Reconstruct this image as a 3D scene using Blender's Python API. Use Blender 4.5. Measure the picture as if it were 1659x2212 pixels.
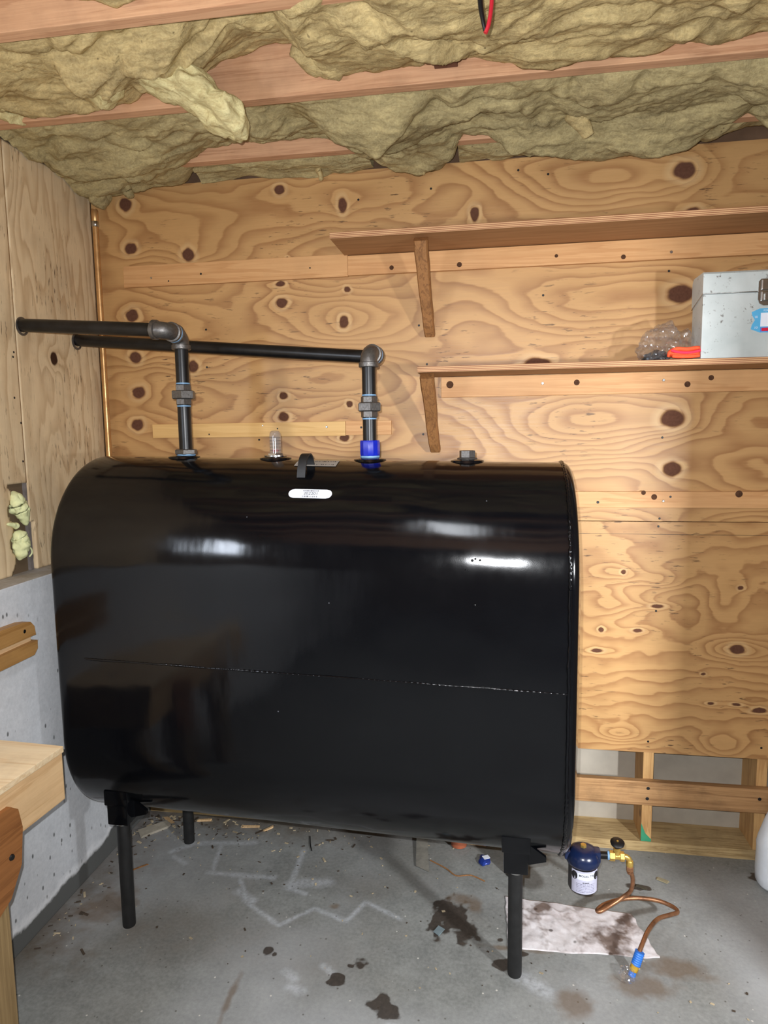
import bpy, bmesh, math, random
import numpy as np
from mathutils import Vector, Matrix, noise as mnoise
random.seed(7)
for o in list(bpy.data.objects): bpy.data.objects.remove(o, do_unlink=True)
scene = bpy.context.scene
COL = scene.collection
PI = math.pi

# ------------------------------------------------------------------ camera
cam_d = bpy.data.cameras.new('camera'); cam = bpy.data.objects.new('camera', cam_d); COL.objects.link(cam)
cam_d.sensor_fit = 'VERTICAL'; cam_d.sensor_height = 24.0; cam_d.lens = 24.0*1467.5/2212
cam_d.clip_start = .02
R_ = Vector((0.98685, 0.16108, -0.01330)); U_ = Vector((-0.00577, 0.11736, 0.99307)); F_ = Vector((-0.16152, 0.97994, -0.11675))
cam.matrix_world = Matrix(((R_.x, U_.x, -F_.x, 1.5287), (R_.y, U_.y, -F_.y, -2.4937), (R_.z, U_.z, -F_.z, 1.5744), (0, 0, 0, 1)))
scene.camera = cam

# ------------------------------------------------------------------ world, lights, exposure
wd = bpy.data.worlds.new('world'); scene.world = wd; wd.use_nodes = True
wd.node_tree.nodes['Background'].inputs[0].default_value = (.75, .85, 1, 1)
wd.node_tree.nodes['Background'].inputs[1].default_value = .35
vs = scene.view_settings
vs.view_transform = 'Standard'; vs.look = 'None'; vs.gamma = 1; vs.use_curve_mapping = False
vs.exposure = 0.12
def light(name, kind, loc, energy, color, **k):
    d = bpy.data.lights.new(name, kind); d.energy = energy; d.color = color
    aim = k.pop('aim', None)
    for a, b in k.items(): setattr(d, a, b)
    o = bpy.data.objects.new(name, d); COL.objects.link(o); o.location = loc
    if aim: o.rotation_euler = (Vector(aim)-Vector(loc)).to_track_quat('-Z', 'Y').to_euler()
    return o
# the phone's own flash, beside the lens
light('phone_flash', 'POINT', (1.500, -2.485, 1.612), 132, (.95, .97, 1), shadow_soft_size=.006)
# daylight through the window in the left wall, behind the camera's left shoulder
light('window_daylight', 'AREA', (0.03, -2.22, 1.72), 21, (.78, .87, 1), shape='RECTANGLE', size=.46, size_y=.40, aim=(1.03, -2.22, 1.72))
# LED work lamp beyond the end of the right-hand wall
light('work_lamp_beam', 'AREA', (3.215, -2.40, 1.45), 20, (.93, .96, 1), shape='RECTANGLE', size=.14, size_y=.12, aim=(2.15, -.1, .8), spread=math.radians(75))

# ------------------------------------------------------------------ helpers
def link(name, me, mat, parent=None, label=None, cat=None, group=None, kind=None, smooth=False, loc=None):
    o = bpy.data.objects.new(name, me); COL.objects.link(o)
    if mat is not None and not me.materials: me.materials.append(mat)
    if parent is not None:
        o.parent = parent
        if loc is None: o.location = -Vector(parent['wo']) if 'wo' in parent else (0, 0, 0)
    if loc is not None: o.location = loc
    tag(o, label, cat, group, kind)
    if smooth: me.polygons.foreach_set('use_smooth', [True]*len(me.polygons))
    return o
def tag(o, label=None, cat=None, group=None, kind=None):
    if label: o['label'] = label
    if cat: o['category'] = cat
    if group: o['group'] = group
    if kind: o['kind'] = kind
def thing(name, loc, label, cat, group=None, kind=None):
    o = bpy.data.objects.new(name, None); COL.objects.link(o); o.location = loc; o.empty_display_size = .05
    tag(o, label, cat, group, kind); return o
def rel(parent):
    """world offset of a parent Empty (parents are never rotated)"""
    v = Vector((0, 0, 0)); p = parent
    while p is not None: v += p.location; p = p.parent
    return v
def part(name, geo, mat, parent=None, smooth=False, **k):
    """geo = (verts, faces) in world coordinates"""
    V, Fc = geo
    off = rel(parent) if parent is not None else Vector((0, 0, 0))
    me = bpy.data.meshes.new(name)
    c = Vector((0, 0, 0))
    if parent is None and len(V):
        a = np.array([tuple(v) for v in V]); c = Vector(((a[:, 0].min()+a[:, 0].max())/2, (a[:, 1].min()+a[:, 1].max())/2, a[:, 2].min()))
    me.from_pydata([tuple(Vector(v)-off-c) for v in V], [], [tuple(f) for f in Fc])
    me.update()
    o = bpy.data.objects.new(name, me); COL.objects.link(o)
    if mat is not None: me.materials.append(mat)
    if parent is not None: o.parent = parent
    o.location = c
    if smooth: sm(me, smooth)
    tag(o, **k)
    return o
def sm(me, ang=35):
    me.polygons.foreach_set('use_smooth', [True]*len(me.polygons))
    a = math.radians(ang if ang is not True else 35)
    bm = bmesh.new(); bm.from_mesh(me)
    bmesh.ops.recalc_face_normals(bm, faces=bm.faces)
    for e in bm.edges:
        if len(e.link_faces) == 2 and e.calc_face_angle(0) > a: e.smooth = False
    bm.to_mesh(me); bm.free()
def merge(*gs):
    V, Fc = [], []
    for v, f in gs:
        n = len(V); V += list(v); Fc += [tuple(i+n for i in q) for q in f]
    return V, Fc
def box(x0, x1, y0, y1, z0, z1, b=0.0):
    if b:
        bm = bmesh.new(); bmesh.ops.create_cube(bm, size=1)
        for v in bm.verts: v.co = ((x0+x1)/2+v.co.x*(x1-x0), (y0+y1)/2+v.co.y*(y1-y0), (z0+z1)/2+v.co.z*(z1-z0))
        bmesh.ops.bevel(bm, geom=bm.edges[:], offset=b, segments=2, affect='EDGES', profile=.6)
        bm.verts.index_update()
        r = ([v.co.copy() for v in bm.verts], [tuple(v.index for v in f.verts) for f in bm.faces]); bm.free(); return r
    V = [Vector((x, y, z)) for z in (z0, z1) for y in (y0, y1) for x in (x0, x1)]
    return V, [(0, 2, 3, 1), (4, 5, 7, 6), (0, 1, 5, 4), (2, 6, 7, 3), (0, 4, 6, 2), (1, 3, 7, 5)]
def xf(geo, M):
    return [M @ Vector(v) for v in geo[0]], geo[1]
def prism(poly, fn, d0, d1):
    """poly of 2D points, fn(u, v, d) -> 3D"""
    n = len(poly)
    V = [Vector(fn(u, v, d0)) for u, v in poly]+[Vector(fn(u, v, d1)) for u, v in poly]
    Fc = [tuple(range(n))[::-1], tuple(range(n, 2*n))]+[(i, (i+1) % n, n+(i+1) % n, n+i) for i in range(n)]
    return V, Fc
def frame(axis):
    a = Vector(axis).normalized()
    u = a.cross(Vector((0, 0, 1)) if abs(a.z) < .9 else Vector((1, 0, 0))).normalized()
    return a, u, a.cross(u)
def lathe(prof, base, axis=(0, 0, 1), n=32, rot=0.0, caps=True):
    """prof = [(radius, height)...] turned about axis from base"""
    a, u, w = frame(axis); V, Fc = [], []
    for r, h in prof:
        for i in range(n):
            t = 2*PI*i/n+rot
            V.append(Vector(base)+a*h+(u*math.cos(t)+w*math.sin(t))*r)
    for j in range(len(prof)-1):
        for i in range(n):
            k = (i+1) % n
            Fc.append((j*n+i, j*n+k, (j+1)*n+k, (j+1)*n+i))
    if caps:
        Fc.append(tuple(range(n))[::-1]); Fc.append(tuple(range((len(prof)-1)*n, len(prof)*n)))
    return V, Fc
def hexnut(base, axis, r, h, ch=.08, rot=0.0):
    return lathe([(r*.9, 0), (r, h*ch), (r, h*(1-ch)), (r*.9, h)], base, axis, 6, rot)
def tube(pts, r, n=16, caps=True, rfun=None):
    pts = [Vector(p) for p in pts]; V, Fc = [], []
    up = None
    for i, p in enumerate(pts):
        t = (pts[min(i+1, len(pts)-1)]-pts[max(i-1, 0)]).normalized()
        if up is None: _, up, _ = frame(t)
        up = (up-t*up.dot(t)).normalized(); w = t.cross(up)
        rr = rfun(i/(len(pts)-1)) if rfun else r
        for k in range(n):
            a = 2*PI*k/n; V.append(p+(up*math.cos(a)+w*math.sin(a))*rr)
    for i in range(len(pts)-1):
        for k in range(n):
            q = (k+1) % n; Fc.append((i*n+k, i*n+q, (i+1)*n+q, (i+1)*n+k))
    if caps: Fc += [tuple(range(n))[::-1], tuple(range((len(pts)-1)*n, len(pts)*n))]
    return V, Fc
def spline(P, m=10):
    P = [Vector(p) for p in P]; Q = [P[0]*2-P[1]]+P+[P[-1]*2-P[-2]]; out = []
    for i in range(1, len(Q)-2):
        a, b, c, d = Q[i-1:i+3]
        for k in range(m):
            t = k/m
            out.append(.5*((2*b)+(c-a)*t+(2*a-5*b+4*c-d)*t*t+(3*b-a-3*c+d)*t**3))
    return out+[P[-1]]
def arc(c, u, v, r, a0, a1, n=14):
    c, u, v = Vector(c), Vector(u), Vector(v)
    return [c+(u*math.cos(a0+(a1-a0)*i/n)+v*math.sin(a0+(a1-a0)*i/n))*r for i in range(n+1)]
def gridmesh(name, A, B, fn, attrs=None, flip=False):
    """A, B: 1D arrays; fn(X, Y) -> (x, y, z) arrays; attrs: {name: array}"""
    X, Y = np.meshgrid(A, B); x, y, z = fn(X, Y)
    n, m = len(A), len(B)
    co = np.stack([x, y, z], -1).reshape(-1, 3).astype(np.float32)
    i = np.arange((m-1)*n).reshape(m-1, n)[:, :-1].ravel()
    q = np.stack([i, i+1, i+n+1, i+n], -1)
    if flip: q = q[:, ::-1]
    me = bpy.data.meshes.new(name)
    me.vertices.add(len(co)); me.vertices.foreach_set('co', co.ravel())
    me.loops.add(q.size); me.loops.foreach_set('vertex_index', q.ravel().astype(np.int32))
    me.polygons.add(len(q)); me.polygons.foreach_set('loop_start', np.arange(0, q.size, 4, dtype=np.int32))
    me.update(calc_edges=True)
    for k, v in (attrs or {}).items():
        at = me.attributes.new(k, 'FLOAT', 'POINT'); at.data.foreach_set('value', np.asarray(v, np.float32).ravel())
    return me
def text_geo(s, size, font_shear=0.0, bold=0.0):
    cu = bpy.data.curves.new('t', 'FONT'); cu.body = s; cu.size = size; cu.align_x = 'CENTER'; cu.align_y = 'CENTER'; cu.shear = font_shear; cu.offset = bold
    cu.resolution_u = 3
    o = bpy.data.objects.new('t', cu); COL.objects.link(o)
    bpy.context.view_layer.update()
    me = bpy.data.meshes.new_from_object(o.evaluated_get(bpy.context.evaluated_depsgraph_get()))
    g = ([v.co.copy() for v in me.vertices], [tuple(p.vertices) for p in me.polygons])
    bpy.data.objects.remove(o); bpy.data.meshes.remove(me); bpy.data.curves.remove(cu)
    return g
def bars_geo(w, h, n, rng, fill=.55):
    """a row of n thin strokes: illegible small print or a bar code"""
    V, Fc = [], []; x = -w/2
    while x < w/2:
        b = w/n*rng.uniform(.35, 1.5)*fill
        i = len(V); V += [Vector((x, -h/2, 0)), Vector((min(x+b, w/2), -h/2, 0)), Vector((min(x+b, w/2), h/2, 0)), Vector((x, h/2, 0))]
        Fc.append((i, i+1, i+2, i+3)); x += b+w/n*rng.uniform(.3, 1.0)
    return V, Fc
def blob(fn, sub=4):
    """icosphere mapped by fn(unit vector)"""
    bm = bmesh.new(); bmesh.ops.create_icosphere(bm, subdivisions=sub, radius=1)
    V = [Vector(fn(v.co.copy())) for v in bm.verts]; bm.verts.index_update()
    Fc = [tuple(v.index for v in f.verts) for f in bm.faces]; bm.free(); return V, Fc
def nz(p, s, seed=0): return mnoise.noise(Vector(p)*s+Vector((seed*7.3, seed*3.1, seed*5.7)))
def fb(p, s, seed=0, o=4):
    return mnoise.fractal(Vector(p)*s+Vector((seed*7.3, seed*3.1, seed*5.7)), 1.0, 2.0, o)

# ------------------------------------------------------------------ grain fields (numpy)
def vn(x,y,seed=0):
    """smooth value noise, vectorised, about -1..1"""
    x=np.asarray(x,float)+seed*17.31; y=np.asarray(y,float)-seed*9.77
    xi=np.floor(x).astype(np.int64); yi=np.floor(y).astype(np.int64)
    fx=x-xi; fy=y-yi
    fx=fx*fx*fx*(fx*(fx*6-15)+10); fy=fy*fy*fy*(fy*(fy*6-15)+10)
    def h(a,b):
        n=(a*374761393+b*668265263+seed*974711)&0xffffffff
        n=((n^(n>>13))*1274126177)&0xffffffff
        return ((n^(n>>16))&0xffff)/32767.5-1
    return (h(xi,yi)*(1-fx)+h(xi+1,yi)*fx)*(1-fy)+(h(xi,yi+1)*(1-fx)+h(xi+1,yi+1)*fx)*fy
def fbm(x,y,seed=0,o=4,g=.5):
    s=0;a=1.
    for i in range(o): s=s+a*vn(x*2**i,y*2**i,seed+i*3); a*=g
    return s
KU =[ (0.748,2.453,0.0189,0.0172),(0.144,2.441,0.0241,0.0241),(0.982,2.385,0.0155,0.0241),(2.142,2.420,0.0344,0.0275),(0.157,2.280,0.0258,0.0206),(0.385,2.246,0.0241,0.0224),(0.145,2.032,0.0258,0.0224),(0.979,1.977,0.0172,0.0224),(0.742,2.123,0.0172,0.0103),(0.744,2.053,0.0224,0.0172),(0.993,2.092,0.0120,0.0103),(2.141,2.024,0.0378,0.0310),(0.151,1.873,0.0258,0.0206),(0.157,1.740,0.0258,0.0224),(0.387,1.833,0.0206,0.0206),(0.740,1.715,0.0155,0.0138),(0.739,1.637,0.0206,0.0172),(0.994,1.679,0.0120,0.0120),(0.143,1.615,0.0258,0.0224),(2.131,1.606,0.0378,0.0292),(2.137,1.434,0.0310,0.0241),(0.973,1.557,0.0189,0.0155),(1.671,1.803,0.0447,0.0241),(1.452,2.326,0.0155,0.0241),(2.169,2.284,0.0241,0.0172),(0.770,2.214,0.0069,0.0052) ]
KL =[ (2.374,0.796,0.0241,0.0172),(2.102,0.944,0.0206,0.0069),(1.897,0.773,0.0206,0.0069),(1.983,1.066,0.0086,0.0086),(2.038,0.853,0.0172,0.0069),(1.910,0.852,0.0103,0.0086),(2.265,0.701,0.0086,0.0052),(2.376,1.018,0.0103,0.0069),(2.457,0.576,0.0241,0.0103),(2.294,0.593,0.0138,0.0052),(2.380,0.594,0.0172,0.0052)]
OL =[ (1.980,1.054,0.1204,0.0378),(2.130,1.045,0.1032,0.0344),(2.340,0.984,0.1032,0.1032),(2.348,0.422,0.1032,0.0688),(1.988,0.457,0.0946,0.0378),(2.374,0.784,0.1548,0.0430),(1.959,0.957,0.1376,0.0688) ]
def knotfield(x,z,K,p):
    d=np.full(np.shape(x),9.)
    for i,(a,b,rx,rz) in enumerate(K):
        q=np.hypot((x-a)/rx,(z-b)/rz); q=q*(1+.12*vn(np.arctan2(z-b,x-a)*1.6,0*x+i,5))
        d=np.minimum(d,q)
        big=min(1,rx/.02)
        p=p+big*(1.3*np.exp(-(q/1.9)**2)+.9*np.exp(-((x-a)/(5.5*rx))**2-((z-b)/(1.9*rz))**2))
    return d,p
def upper(x,z):
    G=lambda c,s:np.exp(-((x-c)/s)**2)
    T=.405;w=2*np.pi/T
    zz=z+.012*fbm(x*2.2,z*5,3)+.02*vn(x*1.1,z*1.3,8)
    c=lambda z0:np.cos(w*(zz-z0))
    h=2.3*G(1.90,.33)*c(2.415)+1.9*G(.98,.36)*c(2.395)+1.4*G(.30,.22)*np.cos(w*(zz-2.36)+3.2*(x-.3))+1.3*G(1.42,.2)*c(2.17)+1.5*G(2.42,.22)*c(2.2)
    h=h+1.5*vn(x*1.5,z*2.2,11)+.35*fbm(x*3.5,z*9,21,3)
    h=h+.9*(x-1)*(.5+.5*np.cos(w*zz*.5))+1.2*z
    p=1.6*h
    d,p=knotfield(x,z,KU,p)
    return p+.10*fbm(x*11,z*30,31,3),d
def lower(x,z):
    zz=z+.02*fbm(x*2.2,z*5,43)
    h=9*z+1.6*vn(x*1.4,zz*3.2,51)+.6*fbm(x*3.5,z*8,61,3)
    for a,b,sx,sz in OL: h=h+1.7*np.exp(-((x-a)/(sx*.8))**2-((zz-b)/(sz*.9))**2)
    p=1.5*h
    d,p=knotfield(x,z,KL,p)
    return p+.22*fbm(x*13,z*24,71,3),d
def leftw(y,z):
    h=9*y+1.0*vn(y*7,z*1.3,81)+.5*fbm(y*16,z*2.4,91,3)+1.6*np.exp(-((y+.40)/.07)**2-((z-2.25)/.17)**2)+1.2*np.exp(-((y+.33)/.05)**2-((z-1.45)/.2)**2)
    p=1.5*h
    d,p=knotfield(y,z,[(-.285,1.845,.019,.024)],p)
    return p+.16*fbm(y*40,z*9,95,3),d


# ------------------------------------------------------------------ materials
def srgb(r, g, b):
    f = lambda c: ((c/255)/12.92 if c/255 <= .04045 else ((c/255+.055)/1.055)**2.4)
    return (f(r), f(g), f(b), 1)
class NT:
    def __init__(s, name):
        s.m = bpy.data.materials.new(name); s.m.use_nodes = True; s.t = s.m.node_tree; s.n = s.t.nodes
        s.b = s.n['Principled BSDF']
    def new(s, typ, **k):
        n = s.n.new(typ)
        for a, v in k.items():
            if a.startswith('i_'):
                key = a[2:]; key = int(key) if key.isdigit() else key.replace('_', ' ')
                s.put(n.inputs[key], v)
            else: setattr(n, a, v)
        return n
    def put(s, sock, v):
        if isinstance(v, bpy.types.NodeSocket): s.t.links.new(v, sock)
        elif isinstance(v, bpy.types.Node): s.t.links.new(v.outputs[0], sock)
        else: sock.default_value = v
    def pos(s): return s.new('ShaderNodeNewGeometry').outputs['Position']
    def obj(s): return s.new('ShaderNodeTexCoord').outputs['Object']
    def scale(s, v, sc, rot=(0, 0, 0)): return s.new('ShaderNodeMapping', i_Vector=v, i_Scale=sc, i_Rotation=rot).outputs[0]
    def noise(s, v, sc, det=4, rough=.55, dist=0): return s.new('ShaderNodeTexNoise', i_Vector=v, i_Scale=sc, i_Detail=det, i_Roughness=rough, i_Distortion=dist).outputs['Fac']
    def vor(s, v, sc, feat='F1'):
        n = s.new('ShaderNodeTexVoronoi', i_Vector=v, i_Scale=sc); n.feature = feat; return n.outputs['Distance']
    def ramp(s, f, stops, interp='LINEAR'):
        r = s.new('ShaderNodeValToRGB', i_Fac=f); r.color_ramp.interpolation = interp
        e = r.color_ramp.elements
        while len(e) < len(stops): e.new(.5)
        for q, (p, c) in zip(e, stops): q.position = p; q.color = c if hasattr(c, '__len__') else (c, c, c, 1)
        return r.outputs['Color']
    def mix(s, f, a, b, mode='MIX'):
        n = s.new('ShaderNodeMix', data_type='RGBA', blend_type=mode)
        s.put(n.inputs[0], f); s.put(n.inputs[6], a); s.put(n.inputs[7], b); return n.outputs[2]
    def math(s, op, a, b=0.0, clamp=False):
        n = s.new('ShaderNodeMath', operation=op, use_clamp=clamp); s.put(n.inputs[0], a); s.put(n.inputs[1], b); return n.outputs[0]
    def attr(s, name): return s.new('ShaderNodeAttribute', attribute_name=name).outputs['Fac']
    def xyz(s, v): return s.new('ShaderNodeSeparateXYZ', i_0=v).outputs
    def bump(s, h, st=.3, d=.01): s.put(s.b.inputs['Normal'], s.new('ShaderNodeBump', i_Strength=st, i_Distance=d, i_Height=h))
    def set(s, col=None, rough=None, metal=None, spec=None, **k):
        if col is not None: s.put(s.b.inputs['Base Color'], col)
        if rough is not None: s.put(s.b.inputs['Roughness'], rough)
        if metal is not None: s.put(s.b.inputs['Metallic'], metal)
        if spec is not None: s.put(s.b.inputs['Specular IOR Level'], spec)
        for a, v in k.items(): s.put(s.b.inputs[a.replace('_', ' ')], v)
        return s.m
def plain(name, c, rough=.5, metal=0, var=.12, vs_=30, bump=0.0, spec=None, **k):
    t = NT(name); n = t.noise(t.obj(), vs_, 4)
    lo = tuple(x*(1-var) for x in c[:3])+(1,); hi = tuple(min(1, x*(1+var)) for x in c[:3])+(1,)
    t.set(t.ramp(n, [(.3, lo), (.7, hi)]), t.math('MULTIPLY_ADD', n, .15) if False else rough, metal, spec, **k)
    if bump: t.bump(n, bump, .003)
    return t.m
def wood(name, lo, hi, axis=0, sc=1.0, rough=.6, dirt=.0, spec=.35):
    """straight-grained board; grain runs along the given axis"""
    t = NT(name); p = t.obj()
    s = [9*sc]*3; s[axis] = .45*sc
    n1 = t.noise(t.scale(p, s), 2.2, 5, .6, .6)
    s2 = [90*sc]*3; s2[axis] = 3*sc
    n2 = t.noise(t.scale(p, s2), 2, 3, .6)
    w = t.math('FRACT', t.math('MULTIPLY', n1, 6.0))
    c = t.ramp(w, [(0, hi), (.45, hi), (.9, lo), (1, hi)])
    c = t.mix(.45, c, t.ramp(n2, [(.3, lo), (.7, hi)]))
    if dirt: c = t.mix(t.ramp(t.noise(p, 6, 5, .65), [(.48, 0.0), (.75, dirt)]), c, srgb(70, 52, 36))
    k = t.vor(t.scale(p, [5.5 if i != axis else 3.1 for i in range(3)]), 1.0)
    c = t.mix(t.ramp(k, [(.035, .85), (.06, 0.0)]), c, srgb(96, 62, 38))
    t.set(c, rough, 0, spec); t.bump(n2, .15, .002); return t.m
def plymat(name, lo, dk, knot, halo, axis, rough=.42, spec=.5, weather=0.0):
    """rotary-cut veneer: growth rings from the 'phase' attribute, knots from 'knot'"""
    t = NT(name); ph = t.attr('phase'); d = t.math('MULTIPLY', t.attr('knot'), .1); p = t.pos()
    s = [60, 60, 60]; s[axis] = 2.5
    fine = t.noise(t.scale(p, s), 3, 4, .65)
    fr = t.math('FRACT', t.math('ADD', ph, t.math('MULTIPLY', fine, .10)))
    vis = t.ramp(t.noise(p, 1.7, 2), [(.34, .62), (.6, 1.0)])
    band = t.ramp(fr, [(0, .25), (.06, .0), (.40, .06), (.70, .55), (.90, 1.0), (.965, .8), (1, .25)])
    patch = t.noise(p, 2.3, 3)
    lo2 = t.mix(t.ramp(patch, [(.35, 0.0), (.65, 1.0)]), lo, tuple(x*.82 for x in lo[:3])+(1,))
    c = t.mix(t.math('MULTIPLY', t.math('MULTIPLY', band, vis), .96), lo2, dk)
    c = t.mix(.30, c, t.mix(fine, tuple(x*.62 for x in lo[:3])+(1,), tuple(min(1, x*1.35) for x in lo[:3])+(1,)), 'MIX')
    # short dark checks along the grain
    s3 = [36, 36, 36]; s3[axis] = 5
    chk = t.noise(t.scale(p, s3), 3.2, 3, .6)
    area = t.noise(p, 3.1, 2)
    c = t.mix(t.math('MULTIPLY', t.ramp(chk, [(.60, 0.0), (.67, .85)]), t.ramp(area, [(.45, 0.0), (.58, 1.0)])), c, srgb(84, 58, 36))
    if weather:
        c = t.mix(t.math('MULTIPLY', t.ramp(t.noise(p, 5, 5, .6), [(.45, 0.0), (.7, 1.0)]), weather), c, srgb(120, 108, 98))
    c = t.mix(t.ramp(d, [(.10, 0.0), (.105, .0), (.135, .38), (.20, 0.0)]), c, halo)
    kn = t.mix(t.noise(p, 120, 4), knot, tuple(x*1.9 for x in knot[:3])+(1,))
    km = t.ramp(d, [(0, 1.0), (.088, 1.0), (.112, 0.0)]); c = t.mix(km, c, kn)
    t.set(c, t.mix(km, t.ramp(fine, [(.3, rough-.06), (.7, rough+.08)]), (.9, .9, .9, 1)), 0, t.math('MULTIPLY', t.math('SUBTRACT', 1.0, km), spec))
    t.bump(t.math('ADD', fine, t.math('MULTIPLY', band, .5)), .12, .0015)
    return t.m

M = {}
M['ply'] = plymat('plywood_veneer', srgb(196, 152, 98), srgb(134, 85, 45), srgb(80, 54, 42), srgb(222, 190, 140), 0, rough=.43, spec=.5)
M['plyL'] = plymat('weathered_plywood_veneer', srgb(240, 212, 172), srgb(182, 144, 104), srgb(60, 42, 32), srgb(216, 190, 152), 2, rough=.6, spec=.25, weather=.25)
M['joist'] = wood('joist_lumber', srgb(176, 128, 94), srgb(210, 164, 126), 0, 1, .75, .25)
M['stud'] = wood('stud_lumber', srgb(176, 130, 80), srgb(210, 168, 112), 2, 1, .6, .2)
M['plate'] = wood('treated_plate_lumber', srgb(140, 112, 72), srgb(196, 170, 122), 0, 1.6, .65, .4)
M['rail'] = wood('rail_lumber', srgb(136, 98, 62), srgb(188, 146, 100), 0, 1, .6, .5)
M['batten'] = wood('batten_lumber', srgb(190, 138, 88), srgb(212, 164, 112), 0, .6, .5, .1)
M['batten_pale'] = wood('pale_batten_lumber', srgb(206, 162, 100), srgb(222, 182, 120), 0, .5, .5, .02)
M['bracket'] = wood('bracket_lumber', srgb(112, 74, 42), srgb(160, 112, 66), 2, 1.4, .65, .3)
M['fascia'] = wood('bench_lumber', srgb(206, 164, 116), srgb(232, 196, 148), 1, .5, .55, .15)
M['benchtop'] = wood('bench_plywood', srgb(224, 190, 144), srgb(244, 222, 184), 0, .6, .55, .2)
M['gusset'] = wood('gusset_plywood', srgb(122, 76, 38), srgb(158, 104, 58), 1, .7, .55, .1)
M['benchleg'] = wood('bench_leg_lumber', srgb(132, 108, 72), srgb(166, 140, 98), 2, .6, .6, .15)
M['railblock'] = wood('moulded_rail_wood', srgb(158, 114, 62), srgb(184, 140, 84), 1, .7, .5, .2)
M['rawwood'] = wood('chipped_raw_wood', srgb(200, 160, 110), srgb(230, 196, 150), 1, 2, .8)
M['knot'] = plain('knot_wood', srgb(82, 56, 40), .85, 0, .3, 90, 0, .1)
M['chip'] = plain('wood_chip', srgb(180, 164, 134), .8, 0, .4, 20)

def shelfmat():
    t = NT('shelf_plywood'); p = t.obj(); g = t.new('ShaderNodeNewGeometry')
    nzz = t.math('ABSOLUTE', t.xyz(g.outputs['Normal'])[2])
    s = t.noise(t.scale(p, (1.2, 18, 18)), 3, 4)
    edge = t.math('FRACT', t.math('ADD', t.math('MULTIPLY', t.xyz(p)[2], 190), t.math('MULTIPLY', s, .25)))
    ce = t.ramp(edge, [(0, srgb(206, 162, 118)), (.42, srgb(210, 168, 122)), (.52, srgb(138, 90, 62)), (.9, srgb(150, 100, 70)), (1, srgb(206, 162, 118))])
    cf = t.ramp(s, [(.3, srgb(150, 108, 70)), (.7, srgb(176, 132, 90))])
    t.set(t.mix(t.ramp(nzz, [(.4, 0.0), (.6, 1.0)]), ce, cf), .6, 0, .3); return t.m
M['shelf'] = shelfmat()

def concrete(name, floor):
    t = NT(name); p = t.pos(); x, y, z = t.xyz(p)
    n1 = t.noise(p, 2.2, 5, .6); n2 = t.noise(p, 14, 6, .7); n3 = t.noise(p, 90, 3, .6)
    if floor:
        c = t.ramp(n1, [(.3, srgb(118, 121, 118)), (.7, srgb(148, 151, 147))])
        c = t.mix(.5, c, t.ramp(n2, [(.25, srgb(88, 89, 86)), (.75, srgb(164, 165, 160))]))
        c = t.mix(.25, c, t.ramp(n3, [(.3, srgb(76, 75, 72)), (.7, srgb(160, 160, 156))]))
        c = t.mix(t.math('MULTIPLY', t.attr('dirt'), t.ramp(n2, [(.3, .35), (.6, 1.0)])), c, srgb(88, 74, 58))
        c = t.mix(t.math('MULTIPLY', t.attr('wear'), .55), c, srgb(182, 184, 186))
        ch = t.math('MULTIPLY', t.attr('chalk'), t.ramp(t.noise(p, 60, 4, .7), [(.30, .15), (.62, 1.0)]))
        c = t.mix(t.math('MULTIPLY', ch, .48), c, srgb(206, 210, 216))
        spk = t.vor(p, 26); c = t.mix(t.ramp(spk, [(.05, .7), (.10, 0.0)]), c, srgb(70, 64, 56))
        spk2 = t.vor(t.scale(p, (1, 1, 1), (0, 0, .7)), 17); c = t.mix(t.ramp(spk2, [(.035, .8), (.06, 0.0)]), c, srgb(214, 210, 200))
        st = t.attr('stain'); c = t.mix(t.ramp(st, [(.42, 0.0), (.56, .88)]), c, t.mix(n3, srgb(34, 28, 24), srgb(72, 60, 50)))
        br = t.attr('brown'); c = t.mix(t.ramp(br, [(.4, 0.0), (.75, .6)]), c, srgb(104, 82, 58))
        t.set(c, t.ramp(st, [(.42, .62), (.56, .35)]), 0, .35)
        t.bump(t.math('ADD', n2, t.math('MULTIPLY', n3, .4)), .25, .004)
    else:
        c = t.ramp(n1, [(.3, srgb(204, 208, 212)), (.7, srgb(228, 230, 233))])
        c = t.mix(.2, c, t.ramp(n3, [(.3, srgb(150, 154, 158)), (.7, srgb(250, 251, 253))]))
        c = t.mix(.3, c, t.ramp(n2, [(.25, srgb(172, 176, 180)), (.75, srgb(236, 239, 243))]))
        pit = t.vor(t.scale(p, (1, 1, .55)), 34); m = t.noise(p, 5, 2)
        c = t.mix(t.math('MULTIPLY', t.ramp(pit, [(.10, .8), (.17, 0.0)]), t.ramp(m, [(.47, 0.0), (.58, 1.0)])), c, srgb(62, 62, 60))
        h = t.math('SUBTRACT', z, t.math('ADD', t.math('MULTIPLY', t.noise(p, 7, 4, .65), .09), t.math('MULTIPLY', t.math('MAXIMUM', t.math('ADD', y, .34), 0), .32)))
        damp = t.ramp(h, [(.018, 1.0), (.026, 0.0)]); crust = t.ramp(h, [(.012, 0.0), (.022, .85), (.030, .7), (.050, 0.0)])
        c = t.mix(damp, c, srgb(100, 101, 99)); c = t.mix(t.math('MULTIPLY', crust, t.ramp(n2, [(.3, .3), (.6, 1.0)])), c, srgb(252, 253, 255))
        top = t.xyz(t.new('ShaderNodeNewGeometry').outputs['Normal'])[2]
        c = t.mix(t.math('MULTIPLY', t.ramp(top, [(.5, 0.0), (.8, .7)]), t.ramp(n2, [(.3, .4), (.6, 1.0)])), c, srgb(128, 112, 84))
        t.set(c, .8, 0, .2); t.bump(t.math('ADD', n2, t.math('MULTIPLY', n3, .5)), .3, .004)
    return t.m
M['floor'] = concrete('concrete_floor', True); M['cwall'] = concrete('concrete_wall', False)
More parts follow.
